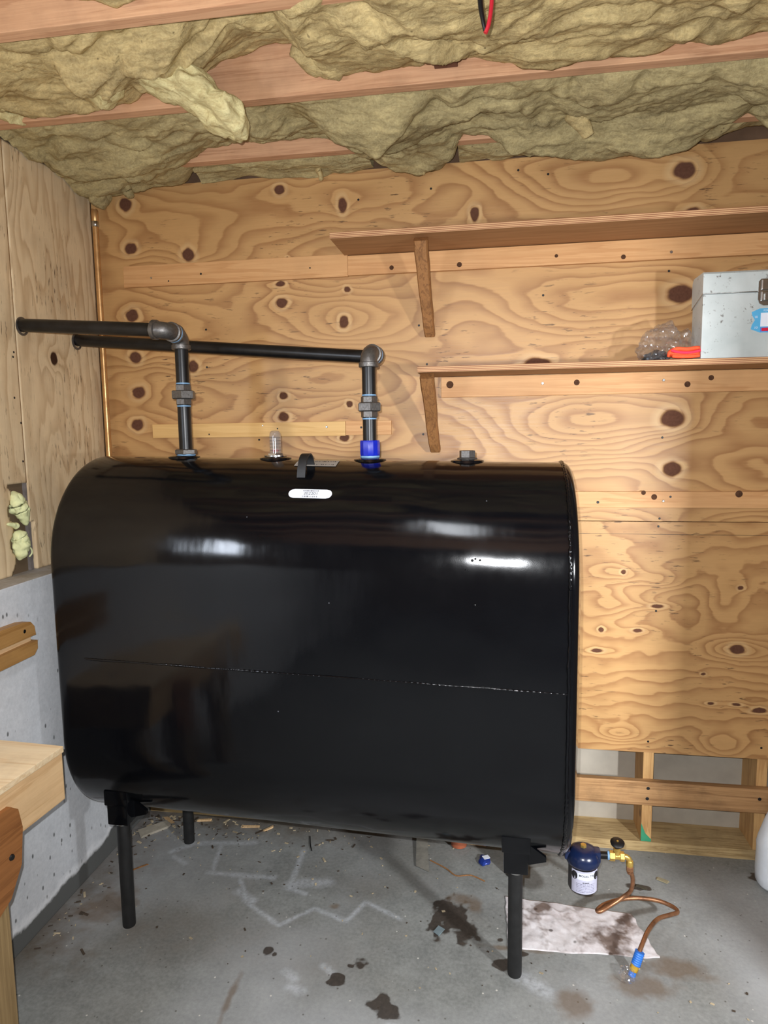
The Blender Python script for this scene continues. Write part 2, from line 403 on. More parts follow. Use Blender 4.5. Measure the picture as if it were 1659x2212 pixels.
M['backing'] = plain('grey_backing_board', srgb(168, 160, 146), .85, 0, .12, 9)
M['deck'] = plain('ceiling_deck', srgb(110, 84, 58), .9, 0, .2, 5)
M['paintwall'] = plain('bare_panel_wall', srgb(104, 86, 64), .8, 0, .12, 4)

def insulation(name, a, b, c3):
    t = NT(name); p = t.pos()
    w = t.noise(p, 9, 4, .6); q = t.new('ShaderNodeVectorMath', operation='MULTIPLY_ADD', i_0=t.new('ShaderNodeTexNoise', i_Vector=p, i_Scale=12.0, i_Detail=3.0).outputs['Color'], i_1=(.05, .05, .05), i_2=p).outputs[0]
    f1 = t.noise(t.scale(q, (9, 42, 42), (.35, .25, .6)), 1.5, 8, .72); f2 = t.noise(q, 6.0, 5, .6); f3 = t.noise(q, 160, 3, .6)
    c = t.ramp(f2, [(.28, c3), (.46, a), (.72, b)])
    c = t.mix(.55, c, t.ramp(f1, [(.30, tuple(x*.45 for x in a[:3])+(1,)), (.70, tuple(min(1, x*1.5) for x in b[:3])+(1,))]))
    c = t.mix(.18, c, t.ramp(f3, [(.3, srgb(70, 60, 36)), (.7, srgb(220, 210, 164))]))
    spk = t.vor(q, 30); c = t.mix(t.math('MULTIPLY', t.ramp(spk, [(.06, .7), (.12, 0.0)]), t.ramp(w, [(.5, 0.0), (.6, 1.0)])), c, srgb(66, 54, 36))
    t.set(c, .95, 0, .1)
    t.bump(t.math('ADD', t.math('MULTIPLY', f1, 1.0), t.math('MULTIPLY', f3, .3)), .55, .009)
    return t.m
M['ins'] = insulation('glass_wool', srgb(164, 140, 94), srgb(208, 184, 130), srgb(108, 84, 56))
M['ins_bright'] = insulation('fresh_glass_wool', srgb(216, 188, 126), srgb(244, 222, 166), srgb(176, 146, 98))
M['ins_grey'] = insulation('dusty_glass_wool', srgb(150, 133, 94), srgb(188, 170, 122), srgb(104, 86, 62))

def blackpaint():
    t = NT('black_gloss_enamel'); p = t.pos()
    big = t.noise(p, 2.6, 2, .4); mid = t.noise(t.scale(p, (3, 1, 1)), 5, 2); fine = t.noise(p, 420, 2)
    c = t.mix(t.ramp(t.vor(p, 9), [(.012, .8), (.02, 0.0)]), srgb(8, 9, 12), srgb(96, 98, 104))
    t.set(c, t.ramp(t.noise(p, 7, 4, .6), [(.35, .085), (.65, .165)]), 0, .34)
    h = t.math('ADD', t.math('MULTIPLY', big, 1.0), t.math('ADD', t.math('MULTIPLY', mid, .05), t.math('MULTIPLY', fine, .0035)))
    t.bump(h, .35, .035); return t.m
M['black'] = blackpaint()
M['blackmatte'] = plain('black_iron', srgb(22, 22, 23), .45, 0, .3, 60, .1)
M['pipe'] = plain('black_steel_pipe', srgb(24, 24, 25), .34, .2, .5, 25, .05, .5)
M['pipe_dull'] = plain('dull_black_steel_pipe', srgb(24, 24, 24), .55, 0, .4, 40, .1)
M['iron'] = plain('cast_iron_fitting', srgb(108, 105, 102), .42, .75, .2, 160, .25)
M['steel'] = plain('bright_steel', srgb(190, 190, 188), .25, 1, .1, 40)
M['seal'] = plain('pale_blue_sealant', srgb(120, 160, 196), .5, 0, .2, 80, .3)
M['bluepaint'] = plain('royal_blue_paint', srgb(16, 36, 168), .22, 0, .12, 30, .1, .6)
def worncopper(name, c, dk, rough=.32):
    t = NT(name); p = t.obj(); n = t.noise(p, 22, 5, .65)
    t.set(t.ramp(n, [(.3, dk), (.62, c)]), t.ramp(n, [(.3, .5), (.7, rough)]), .75); return t.m
M['copper'] = worncopper('aged_copper', srgb(226, 180, 122), srgb(190, 146, 96))
M['copper2'] = worncopper('brown_copper_tube', srgb(178, 128, 92), srgb(112, 78, 56), .3)
M['brass'] = worncopper('brass', srgb(224, 190, 104), srgb(180, 140, 66), .25)
M['navy'] = plain('navy_enamel', srgb(18, 32, 66), .25, 0, .15, 30, .05, .6)
M['white'] = plain('white_sticker', srgb(226, 230, 240), .5, 0, .03)
M['offwhite'] = plain('lilac_white_label', srgb(196, 196, 216), .45, 0, .05)
M['grey'] = plain('grey_sticker', srgb(160, 156, 150), .5, 0, .05)
M['ink'] = plain('black_ink', srgb(24, 24, 28), .6, 0, .05)
M['rubber'] = plain('black_plastic', srgb(16, 15, 16), .4, 0, .2)
M['red'] = plain('red_plastic', srgb(176, 34, 46), .35, 0, .1)
M['orange'] = plain('orange_knit', srgb(255, 92, 50), .85, 0, .12, 150, .5)
M['pink'] = plain('pink_knit', srgb(236, 52, 84), .85, 0, .1, 150, .5)
M['foam'] = plain('pale_yellow_foam', srgb(226, 230, 176), .8, 0, .12, 40, .4)
M['jug'] = plain('white_plastic_jug', srgb(222, 228, 234), .35, 0, .04)
M['clay'] = plain('orange_clay', srgb(160, 88, 58), .7, 0, .15)
M['blueplastic'] = plain('blue_corrugated_plastic', srgb(46, 116, 208), .4, 0, .08)
M['tape'] = plain('yellow_brown_tape', srgb(176, 140, 44), .5, 0, .25, 60, .3)
M['grime'] = plain('grey_lump', srgb(122, 118, 108), .9, 0, .25, 30, .5)
M['skyblue'] = plain('light_blue_print', srgb(88, 172, 216), .4, 0, .05)
M['redink'] = plain('red_print', srgb(204, 30, 62), .4, 0, .05)
M['lav'] = plain('blue_print', srgb(92, 120, 206), .4, 0, .05)
def film(name, tint, alpha, rough=.12):
    t = NT(name); out = t.n['Material Output']
    g = t.new('ShaderNodeBsdfGlossy', i_Color=(1, 1, 1, 1), i_Roughness=rough); tr = t.new('ShaderNodeBsdfTransparent', i_Color=tint)
    df = t.new('ShaderNodeBsdfDiffuse', i_Color=(.6, .6, .6, 1))
    lw = t.new('ShaderNodeLayerWeight', i_Blend=.35).outputs['Facing']
    m1 = t.new('ShaderNodeMixShader', i_Fac=t.math('MULTIPLY_ADD', lw, .45)); m1.inputs[0].default_value = .1
    t.put(m1.inputs[0], t.math('ADD', t.math('MULTIPLY', lw, .42), .07)); t.put(m1.inputs[1], tr.outputs[0]); t.put(m1.inputs[2], g.outputs[0])
    m2 = t.new('ShaderNodeMixShader'); m2.inputs[0].default_value = alpha; t.put(m2.inputs[1], m1.outputs[0]); t.put(m2.inputs[2], df.outputs[0])
    t.put(out.inputs[0], m2.outputs[0]); return t.m
M['film'] = film('clear_plastic_film', (.97, .97, .97, 1), .06)
M['vial'] = film('clear_plastic_vial', (.86, .84, .82, 1), .12, .06)
def padmat():
    t = NT('stained_absorbent_pad'); p = t.pos(); n = t.noise(p, 9, 5, .65, .8); n2 = t.noise(p, 45, 4, .6)
    c = t.mix(.4, t.ramp(n, [(.32, srgb(196, 186, 184)), (.62, srgb(226, 222, 222))]), t.ramp(n2, [(.3, srgb(176, 164, 162)), (.6, srgb(222, 218, 220))]))
    c = t.mix(t.ramp(t.noise(p, 7.5, 4, .6), [(.50, 0.0), (.60, .85)]), c, srgb(92, 68, 50))
    c = t.mix(t.ramp(t.vor(p, 19), [(.09, .8), (.16, 0.0)]), c, srgb(62, 48, 40))
    t.set(c, .9, 0, .15); t.bump(n2, .3, .004); return t.m
M['pad'] = padmat()
def boxmetal():
    t = NT('worn_grey_enamel'); p = t.obj(); n = t.noise(p, 7, 4)
    c = t.ramp(n, [(.3, srgb(176, 184, 182)), (.7, srgb(204, 210, 208))])
    sp = t.noise(p, 75, 4, .7); m = t.noise(p, 9, 3)
    c = t.mix(t.math('MULTIPLY', t.ramp(sp, [(.60, 0.0), (.66, .9)]), t.ramp(m, [(.46, 0.0), (.62, 1.0)])), c, srgb(78, 62, 52))
    t.set(c, .45, .1, .4); return t.m
M['boxmetal'] = boxmetal()
def emis(name, col, st):
    t = NT(name); t.set(col, .5, Emission_Color=col, Emission_Strength=st); return t.m
M['diffuser'] = emis('lit_diffuser', (.9, .95, 1, 1), 15)

# ================================================================== THE ROOM
def seg(*spans):
    """concatenate (start, stop, step) spans"""
    out = []
    for a, b, s in spans: out += list(np.arange(a, b-1e-9, s))
    out.append(spans[-1][1]); return np.array(out)
# ---- floor
A = seg((-.3, 0, .1), (0, 2.7, .0065), (2.7, 4.8, .35)); B = seg((-4.8, -1.7, .31), (-1.7, .0, .0065), (.0, .18, .06))
FX, FY = np.meshgrid(A, B)
def segdist(x, y, P):
    d = np.full(x.shape, 9.)
    for (ax, ay), (bx, by) in zip(P[:-1], P[1:]):
        t = np.clip(((x-ax)*(bx-ax)+(y-ay)*(by-ay))/((bx-ax)**2+(by-ay)**2), 0, 1)
        d = np.minimum(d, np.hypot(x-ax-t*(bx-ax), y-ay-t*(by-ay)))
    return d
wob = .5*fbm(FX*34, FY*34, 4, 3)
stain = np.zeros_like(FX)
for cx, cy, rx, ry in [(1.393, -.436, .052, .072), (1.448, -.490, .047, .045), (1.352, -.492, .022, .028), (1.345, -.445, .012, .012), (1.352, -.525, .014, .02), (.851, -.668, .017, .016), (.873, -.677, .010, .011), (1.140, -.676, .016, .017), (1.115, -.690, .010, .007), (1.082, -.742, .022, .019), (1.222, -.805, .034, .032), (1.252, -.825, .030, .022), (1.554, -.620, .024, .022), (1.551, -.519, .011, .010), (2.03, -.20, .030, .013), (2.44, -.09, .03, .018), (1.62, -.565, .02, .012)]:
    q = np.hypot((FX-cx)/rx, (FY-cy)/ry); stain = np.maximum(stain, np.clip(1.05-.52*q+.55*wob, 0, 1))
brown = np.zeros_like(FX)
for cx, cy, rx, ry in [(1.425, -.350, .055, .032), (1.47, -.375, .028, .045), (1.757, -.735, .060, .075), (1.001, -.445, .020, .016), (2.06, -.560, .11, .045), (.24, -.55, .10, .10), (1.95, -.64, .11, .05), (1.60, -.55, .13, .012), (.80, -.86, .012, .10)]:
    q = np.hypot((FX-cx)/rx, (FY-cy)/ry); brown = np.maximum(brown, np.clip(.95-.5*q+.26*wob, 0, 1))
chalk = np.zeros_like(FX)
for P, wdt in [([(.643, -.360), (.690, -.440), (.710, -.471), (.847, -.557), (.942, -.465), (1.059, -.509), (1.105, -.410), (1.232, -.473)], .010), ([(.512, -.340), (.753, -.332)], .014), ([(.320, -.244), (.385, -.181), (.615, -.142)], .016), ([(.817, -.167), (.829, -.383), (.892, -.398)], .012), ([(.342, -.269), (.404, -.302)], .013), ([(.490, -.160), (.523, -.325)], .010), ([(.83, -.36), (.95, -.33)], .03), ([(.66, -.42), (.72, -.46)], .02), ([(.93, -.74), (.96, -.76)], .018), ([(.96, -.79), (.99, -.80)], .02), ([(1.03, -.70), (1.06, -.72)], .014), ([(1.62, -.66), (1.68, -.70)], .03), ([(1.25, -.87), (1.9, -.93)], .008), ([(2.2, -.75), (2.45, -.9)], .02)]:
    d = segdist(FX, FY, P); chalk = np.maximum(chalk, np.clip(1.25-d/wdt+.35*wob, 0, 1))
dirt = np.clip(1.05-(FX-.10)/.28+.6*wob, 0, 1)*np.clip((FY+.95)/.2, 0, 1)
dirt = np.maximum(dirt, np.clip(1.05+(FY-.0)/.16+.5*wob, 0, 1)*np.clip((1.5-FX)/.8, .25, 1)*.8)
dirt = np.maximum(dirt, .5*np.clip(fbm(FX*2.2, FY*2.2, 14, 4)*.9-.1, 0, 1))
wear = np.clip(fbm(FX*1.6, FY*1.6, 24, 4)*.8-.05, 0, 1)
me = gridmesh('floor', A, B, lambda X, Y: (X, Y, .0006*fbm(X*5, Y*5, 40, 3)-.0008), dict(stain=stain, brown=brown, chalk=chalk, dirt=dirt, wear=wear))
fl = link('floor', me, M['floor'], kind='structure', smooth=True)

# ---- back wall: backing board, studs, sole plate, rail, two plywood sheets
wb = part('wall_back', box(-.3, 4.8, .156, .2, 0, 2.7), M['backing'], kind='structure')
def sheet(name, f, x0, x1, z0, z1, parent, mat, st=.0065):
    A = np.linspace(x0, x1, int((x1-x0)/st)+1); B = np.linspace(z0, z1, int((z1-z0)/st)+1)
    X, Z = np.meshgrid(A, B); p, d = f(X, Z)
    off = rel(parent)
    me = gridmesh(name, A, B, lambda X, Z: (X-off.x, 0*X+.0-off.y, Z-off.z), dict(phase=p, knot=d))
    # a solid back so the panel has its thickness
    bm = bmesh.new(); bm.from_mesh(me)
    bx = box(x0-off.x, x1-off.x, .0002-off.y, .0148-off.y, z0-off.z, z1-off.z)
    lp = bm.verts.layers.float['phase']; lk = bm.verts.layers.float['knot']
    vv = [bm.verts.new(v) for v in bx[0]]
    for v in vv: v[lp] = .2; v[lk] = 9
    for f_ in bx[1][:2]+bx[1][3:]: bm.faces.new([vv[i] for i in f_])
    bm.to_mesh(me); bm.free()
    o = bpy.data.objects.new(name, me); COL.objects.link(o); me.materials.append(mat); o.parent = parent
    return o
sheet('plywood_sheet', upper, .002, 2.75, 1.2505, 2.50, wb, M['ply'])
sheet('plywood_sheet', lower, .002, 2.75, .395, 1.248, wb, M['ply'])
for k in range(-5, 2): part('stud', box(2.075+.39*k, 2.111+.39*k, .0152, .1555, .0385, 2.50), M['stud'], wb)
part('rim_board', box(.0, 2.75, .016, .1555, 2.503, 2.69), plain('dark_rim_lumber', srgb(96, 72, 52), .9, 0, .25, 12), wb)
part('sole_plate', box(.1, 2.75, .012, .1555, .0, .038), M['plate'], wb)
rb = part('rail_board', box(.1, 2.75, -.012, .0150, .195, .287, .003), M['rail'], wb)
part('drip_line', box(.1, 2.75, -.0012, .0, 1.2032, 1.2042), M['blackmatte'], wb, label='thin scored line just under the plywood joint')
nail_me = None
def dots(parent, pts, y, r, mat, name, h=.0012):
    for i, (x, z) in enumerate(pts):
        part(name, lathe([(r, 0), (r*.8, h)], (x, y, z), (0, -1, 0), 8), mat, parent)
dots(wb, [(2.099, 1.260), (2.096, 1.232), (2.098, .927), (2.086, .437), (1.689, 2.040), (2.471, .437), (1.282, 1.816), (1.267, 1.565), (2.102, 2.101), (.444, 1.969), (.755, 2.205), (.441, 1.829), (.639, 1.552), (1.254, 1.954), (1.672, 1.722), (2.099, 1.543), (1.70, 2.44), (1.60, 2.46), (1.04, 2.40), (1.30, 2.42)], .0, .0042, M['blackmatte'], 'nail')
dots(rb, [(2.089, .262), (2.087, .222), (2.470, .25)], -.012, .0065, M['blackmatte'], 'nail')
part('stud_paint', prism([(2.0745, .0385), (2.111, .0385), (2.111, .048), (2.09, .07), (2.0745, .11)], lambda u, v, d: (u, d, v), .0146, .0152), plain('green_paint', srgb(60, 150, 110), .6), wb, label='splash of green paint at the foot of a stud')

# ---- left wall: concrete below, two plywood sheets above with a notch
wl = part('wall_left', box(-.20, -.015, -4.7, .2, 1.13, 2.7), M['paintwall'], kind='structure')
cw = part('concrete_base', merge(box(-.20, .096, -4.7, .155, 0, 1.13, .004)), M['cwall'], wl)
def sheetL(y0, y1, z0, z1, hole=None, st=.0065):
    A = np.linspace(y0, y1, int((y1-y0)/st)+1); B = np.linspace(z0, z1, int((z1-z0)/st)+1)
    X, Z = np.meshgrid(A, B); p, d = leftw(X, Z); off = rel(wl)
    me = gridmesh('plywood_sheet', A, B, lambda X, Z: (0*X-off.x, X-off.y, Z-off.z), dict(phase=p, knot=d))
    bm = bmesh.new(); bm.from_mesh(me)
    if hole:
        dele = [f for f in bm.faces if hole(f.calc_center_median().y+off.y, f.calc_center_median().z+off.z)]
        bmesh.ops.delete(bm, geom=dele, context='FACES')
    be = [e for e in bm.edges if e.is_boundary]
    r = bmesh.ops.extrude_edge_only(bm, edges=be)
    for v in [g for g in r['geom'] if isinstance(g, bmesh.types.BMVert)]: v.co.x -= .0149
    bm.to_mesh(me); bm.free()
    o = bpy.data.objects.new('plywood_sheet', me); COL.objects.link(o); me.materials.append(M['plyL']); o.parent = wl; return o
sheetL(-.468, -.001, 1.131, 2.50, lambda y, z: z < 1.30+.01*math.sin(z*90) and y < -.450)
sheetL(-1.688, -.472, 1.131, 2.50, lambda y, z: y > -.560+.012*math.sin(z*60) and z < 1.425)
part('wall_panel', box(-.0148, 0, -4.7, -2.47, 1.131, 2.50), M['paintwall'], wl)
part('wall_panel', box(-.0148, 0, -2.469, -1.69, 1.131, 1.50), M['paintwall'], wl)
part('wall_panel', box(-.0148, 0, -2.469, -1.69, 1.94, 2.50), M['paintwall'], wl)
part('wall_panel', box(-.0148, 0, -1.97, -1.69, 1.501, 1.939), M['paintwall'], wl)
part('seam_strip', box(-.0149, -.004, -.476, -.462, 1.131, 2.50), plain('weathered_stud', srgb(120, 112, 108), .9, 0, .2, 40), wl)
for y, z in ((-.487, 1.845), (-.492, 1.83), (-.50, 1.70), (-.478, 1.62), (-.482, 1.495)):
    part('nail', lathe([(.004, 0), (.003, .001)], (0, y, z), (1, 0, 0), 8), M['blackmatte'], wl)
# window in that wall (behind the camera's left)
wn = thing('window_1', (0, -2.22, 1.48), None, None, kind='structure')
for a in ((-2.50, -2.46, 1.48, 1.96), (-1.98, -1.94, 1.48, 1.96), (-2.46, -1.98, 1.48, 1.515), (-2.46, -1.98, 1.925, 1.96)):
    part('window_frame', box(-.01, .035, a[0], a[1], a[2], a[3], .003), M['white'], wn)
# ---- other walls out of the picture
part('wall_right', box(2.752, 2.87, -1.41, .155, 0, 2.7), M['paintwall'], kind='structure')
part('wall_right_return', box(2.87, 4.8, -1.41, -1.29, 0, 2.7), M['paintwall'], kind='structure')
part('wall_right_outer', box(4.7, 4.8, -4.7, -1.41, 0, 2.7), M['paintwall'], kind='structure')
part('wall_front', box(-.2, 4.8, -4.8, -4.7, 0, 2.7), M['paintwall'], kind='structure')
# ---- ceiling: deck and joists
ce = part('ceiling', box(-.2, 4.8, -4.8, .2, 2.69, 2.75), M['deck'], kind='structure')
for i, y in enumerate((-.152, -.535, -.948, -1.36, -1.77, -2.18, -2.6, -3.0, -3.4)):
    part('joist', box(-.013, 4.7 if y < -1.45 else 2.75, y-.019, y+.019, 2.503, 2.69, .002), M['joist'], ce)
part('blocking', box(1.362, 1.424, -.583, -.5545, 2.535, 2.60, .002), plain('dark_wood', srgb(92, 56, 38), .8, 0, .2, 30), ce, label='small dark wood block against the joist')

# ---- insulation batts
def batt(name, x0, x1, y0f, y1f, zb, zf, zk, seed, mat, label, amp=1.0, top=2.688):
    """zb, zf, zk: bottom height in the middle, at the near edge and at the far edge as lists of (x, z)"""
    n = int((x1-x0)/.0065); m = 76
    A = np.linspace(x0, x1, n); Vv = np.linspace(0, 1, m)
    X, V = np.meshgrid(A, Vv)
    I = lambda pts: np.interp(X, [p[0] for p in pts], [p[1] for p in pts])
    ya, yb = I(y0f)+.012*fbm(X*9, V*0, seed+2, 3), I(y1f)+.010*fbm(X*11, V*0, seed+5, 3)
    Y = ya+(yb-ya)*V
    s = np.sin(PI*V)**.55
    e = np.where(V < .5, I(zf), I(zk))+.012*fbm(X*7, V*1.3, seed+9, 3)
    b = I(zb)
    z = e+(b-e)*s
    wx, wy = .10*fbm(X*3, Y*3, seed+50, 3), .06*fbm(X*4, Y*4, seed+60, 3)
    r1 = np.sqrt(fbm((X+wx)*2.6, (Y+wy)*4.4, seed, 2)**2+.03); r2 = np.sqrt(fbm((X+wx)*7.5, (Y+wy)*12, seed+20, 2)**2+.05)
    r3 = fbm((X+wx)*4+(Y+wy)*30, (Y+wy)*16-(X+wx)*9, seed+70, 4)
    z = z-amp*(.075*(r1-.38)+.030*(r2-.38)+.006*r3+.0030*fbm(X*60, Y*80, seed+40, 3))*(.35+.65*np.sin(PI*np.clip(V, .02, .98))**.5)
    z = np.where((V < 1e-6) | (V > 1-1e-6), np.maximum(z, top-.02), z)
    me = gridmesh(name, A, Vv, lambda a, b_: (X, Y, z), flip=True)
    return link(name, me, mat, smooth=True, label=label, cat='insulation', group='glass wool batts between the joists')
# bay in front of the first joist
batt('insulation_batt', .02, 1.06, [(0, -1.345), (3, -1.345)], [(0, -.972), (3, -.972)],
     [(0, 2.59), (.45, 2.56), (1.0, 2.55), (1.3, 2.52), (3, 2.52)], [(0, 2.58), (3, 2.58)], [(0, 2.64), (.3, 2.63), (.5, 2.58), (.75, 2.545), (.95, 2.56), (1.2, 2.52), (3, 2.52)], 1, M['ins'], 'yellow glass wool batt at the very top of the picture, before the first joist')
# bay between first and second joist; its right half sags below the first joist
batt('insulation_batt', .02, 2.74, [(0, -.925), (.98, -.925), (1.12, -1.02), (1.3, -1.10), (3, -1.12)], [(0, -.557), (3, -.557)],
     [(0, 2.51), (.5, 2.52), (.72, 2.53), (.86, 2.62), (.98, 2.61), (1.06, 2.50), (1.3, 2.485), (1.7, 2.50), (2.2, 2.51), (3, 2.53)],
     [(0, 2.58), (.9, 2.58), (1.05, 2.53), (1.25, 2.49), (3, 2.48)],
     [(0, 2.525), (.6, 2.54), (.78, 2.62), (1.0, 2.63), (1.1, 2.54), (1.2, 2.53), (1.30, 2.56), (1.40, 2.59), (1.52, 2.555), (1.62, 2.52), (1.8, 2.505), (2.05, 2.55), (2.3, 2.56), (3, 2.56)], 2, M['ins'], 'big yellow glass wool batt sagging between the first and second joist')
# bay between second and third joist; in places it sags over the third
batt('insulation_batt', .005, 2.74, [(0, -.513), (3, -.513)], [(0, -.012), (.40, -.015), (.50, -.10), (.56, -.172), (.98, -.172), (1.10, -.10), (1.18, -.02), (1.36, -.03), (1.42, -.172), (1.54, -.172), (1.62, -.06), (2.0, -.03), (2.1, -.04), (3, -.04)],
     [(0, 2.48), (.35, 2.485), (.6, 2.515), (.9, 2.53), (1.15, 2.49), (1.35, 2.485), (1.48, 2.52), (1.7, 2.49), (2.0, 2.485), (2.3, 2.50), (3, 2.50)],
     [(0, 2.54), (3, 2.54)],
     [(0, 2.455), (.25, 2.47), (.42, 2.50), (.55, 2.56), (.95, 2.56), (1.1, 2.49), (1.2, 2.475), (1.34, 2.48), (1.43, 2.54), (1.53, 2.55), (1.63, 2.49), (1.95, 2.478), (2.08, 2.505), (3, 2.515)], 3, M['ins_grey'], 'dusty olive glass wool batt nearest the plywood wall')
# scrap strips over the wall top
batt('insulation_batt', 1.40, 1.66, [(0, -.128), (3, -.128)], [(0, -.006), (3, -.006)], [(1.4, 2.50), (1.66, 2.50)], [(0, 2.53), (3, 2.53)], [(1.4, 2.50), (1.66, 2.505)], 6, M['ins_grey'], 'short scrap of glass wool above the wall top, right of the pointed tuft', .5)
batt('insulation_batt', .46, 1.10, [(0, -.128), (3, -.128)], [(0, -.006), (3, -.006)],
     [(.3, 2.48), (.5, 2.505), (.75, 2.50), (1.0, 2.49), (1.4, 2.50), (1.8, 2.50), (3, 2.52)], [(0, 2.53), (3, 2.53)], [(.3, 2.48), (.6, 2.50), (1.0, 2.49), (1.4, 2.50), (1.65, 2.51), (3, 2.53)], 4, M['ins_grey'], 'thin ragged strip of glass wool along the top of the plywood wall', .5)
def tuft(name, path, rfun, flat, seed, mat, label, group=None, sub=5, rough=.30):
    """a torn piece of wool: a lumpy swept body along a path"""
    P = spline(path, 12); n = len(P)-1
    def fn(v):
        t = min(max((v.x+1)/2, 0), 1); i = min(int(t*n), n-1); c = P[i].lerp(P[i+1], t*n-i)
        d = (P[min(i+1, n)]-P[max(i-1, 0)]).normalized(); _, u, w = frame(d)
        r = rfun(t); q = Vector((v.y, v.z)); L = math.sqrt(max(1e-9, 1-v.x*v.x)); q = q/max(L, 1e-4)*min(1, L*1.9)
        p = c+u*q.x*r+w*q.y*r*flat
        k = fb(p, 15, seed, 2)*rough*r+fb(p, 60, seed+3, 2)*.05*r
        return p+(u*q.x+w*q.y*flat)*k*1.5+d*fb(p, 30, seed+8, 2)*.18*r
    return part(name, blob(fn, sub), mat, smooth=180, label=label, cat='insulation', group=group)
tuft('insulation_flap', [(.52, -.76, 2.565), (.62, -.70, 2.540), (.72, -.650, 2.492), (.80, -.615, 2.435), (.848, -.600, 2.380)], lambda t: .10-.032*t if t < .8 else .074-.16*(t-.8), .5, 11, M['ins_bright'], 'bright yellow torn flap of glass wool hanging down past the second joist', sub=6)
tuft('insulation_clump', [(.455, -.72, 2.59), (.475, -.690, 2.525), (.500, -.665, 2.475)], lambda t: .066-.014*t, .7, 13, M['ins_bright'], 'pale rounded clump of glass wool left of the hanging flap', sub=5)
tuft('insulation_clump', [(.06, -.62, 2.60), (.115, -.585, 2.545), (.10, -.570, 2.500)], lambda t: .050, .6, 17, M['ins_bright'], 'pale clump of glass wool at the left edge of the picture', sub=5)
tuft('insulation_clump', [(.535, -.60, 2.575), (.60, -.590, 2.545), (.66, -.585, 2.535)], lambda t: .035, .8, 19, M['ins_bright'], 'small tuft of glass wool just above the second joist', sub=4)
tuft('insulation_tuft', [(.10, -.060, 2.50), (.075, -.055, 2.465), (.05, -.050, 2.425)], lambda t: .055-.025*t, .7, 23, M['ins_grey'], 'ragged grey tuft of wool above the copper pipe in the corner', sub=5)
tuft('insulation_tuft', [(.17, -.05, 2.50), (.18, -.04, 2.475), (.19, -.035, 2.450)], lambda t: .036-.018*t, .7, 25, M['ins_grey'], 'small dangling wisp of wool over the top left plywood knot', sub=4)
tuft('insulation_tuft', [(.895, -.035, 2.515), (.908, -.03, 2.49), (.912, -.028, 2.462)], lambda t: .020-.008*t, .6, 27, M['ins'], 'short yellow tuft of wool hanging over the middle of the wall top', sub=4)
tuft('insulation_tuft', [(1.235, -.05, 2.51), (1.262, -.04, 2.485), (1.282, -.035, 2.455)], lambda t: .022-.013*t, .5, 29, M['ins'], 'pointed tuft of wool hanging above the upper shelf', sub=4)
tuft('insulation_tuft', [(1.86, -.04, 2.52), (1.90, -.035, 2.495), (1.96, -.032, 2.487)], lambda t: .026-.008*t, .6, 31, M['ins_bright'], 'pale torn edge of wool at the right of the wall top', sub=4)
tuft('insulation_tuft', [(1.00, -.64, 2.60), (1.05, -.60, 2.57), (1.12, -.585, 2.545)], lambda t: .045, .7, 33, M['ins'], 'yellow tuft bridging the gap where the second joist is bare', sub=5)
tuft('insulation_tuft', [(1.74, -.30, 2.505), (1.78, -.27, 2.475), (1.80, -.25, 2.45)], lambda t: .030-.012*t, .6, 37, M['ins'], 'folded pale tuft sticking out of the dusty batt', sub=5)

# ================================================================== LAMPS (out of the picture, they light it)
cl = thing('ceiling_light', (1.29, -1.79, 2.44), 'square white ceiling light fixture with a glowing diffuser', 'lamp')
part('housing', box(1.11, 1.47, -2.04, -1.54, 2.462, 2.502, .004), M['white'], cl)
part('diffuser', box(1.125, 1.455, -2.02, -1.56, 2.448, 2.4615, .003), M['diffuser'], cl)
wk = thing('work_lamp', (3.23, -2.42, 0), 'black LED work lamp on a tripod beyond the right wall', 'lamp')
part('pole', lathe([(.014, .30), (.014, 1.36)], (3.23, -2.43, 0), n=12), M['blackmatte'], wk, smooth=30)
for k in range(3):
    a = 2*PI*k/3+.4
    part('leg', tube([(3.23, -2.43, .55), (3.23+.38*math.cos(a), -2.43+.38*math.sin(a), .008)], .009, 10), M['blackmatte'], wk)
part('lamp_head', ([Matrix.Translation((3.245, -2.455, 1.45)) @ Matrix.Rotation(math.radians(31), 4, 'Z') @ v for v in box(-.10, .10, -.04, .035, -.09, .09, .01)[0]], box(-.10, .10, -.04, .035, -.09, .09, .01)[1]), M['rubber'], wk)

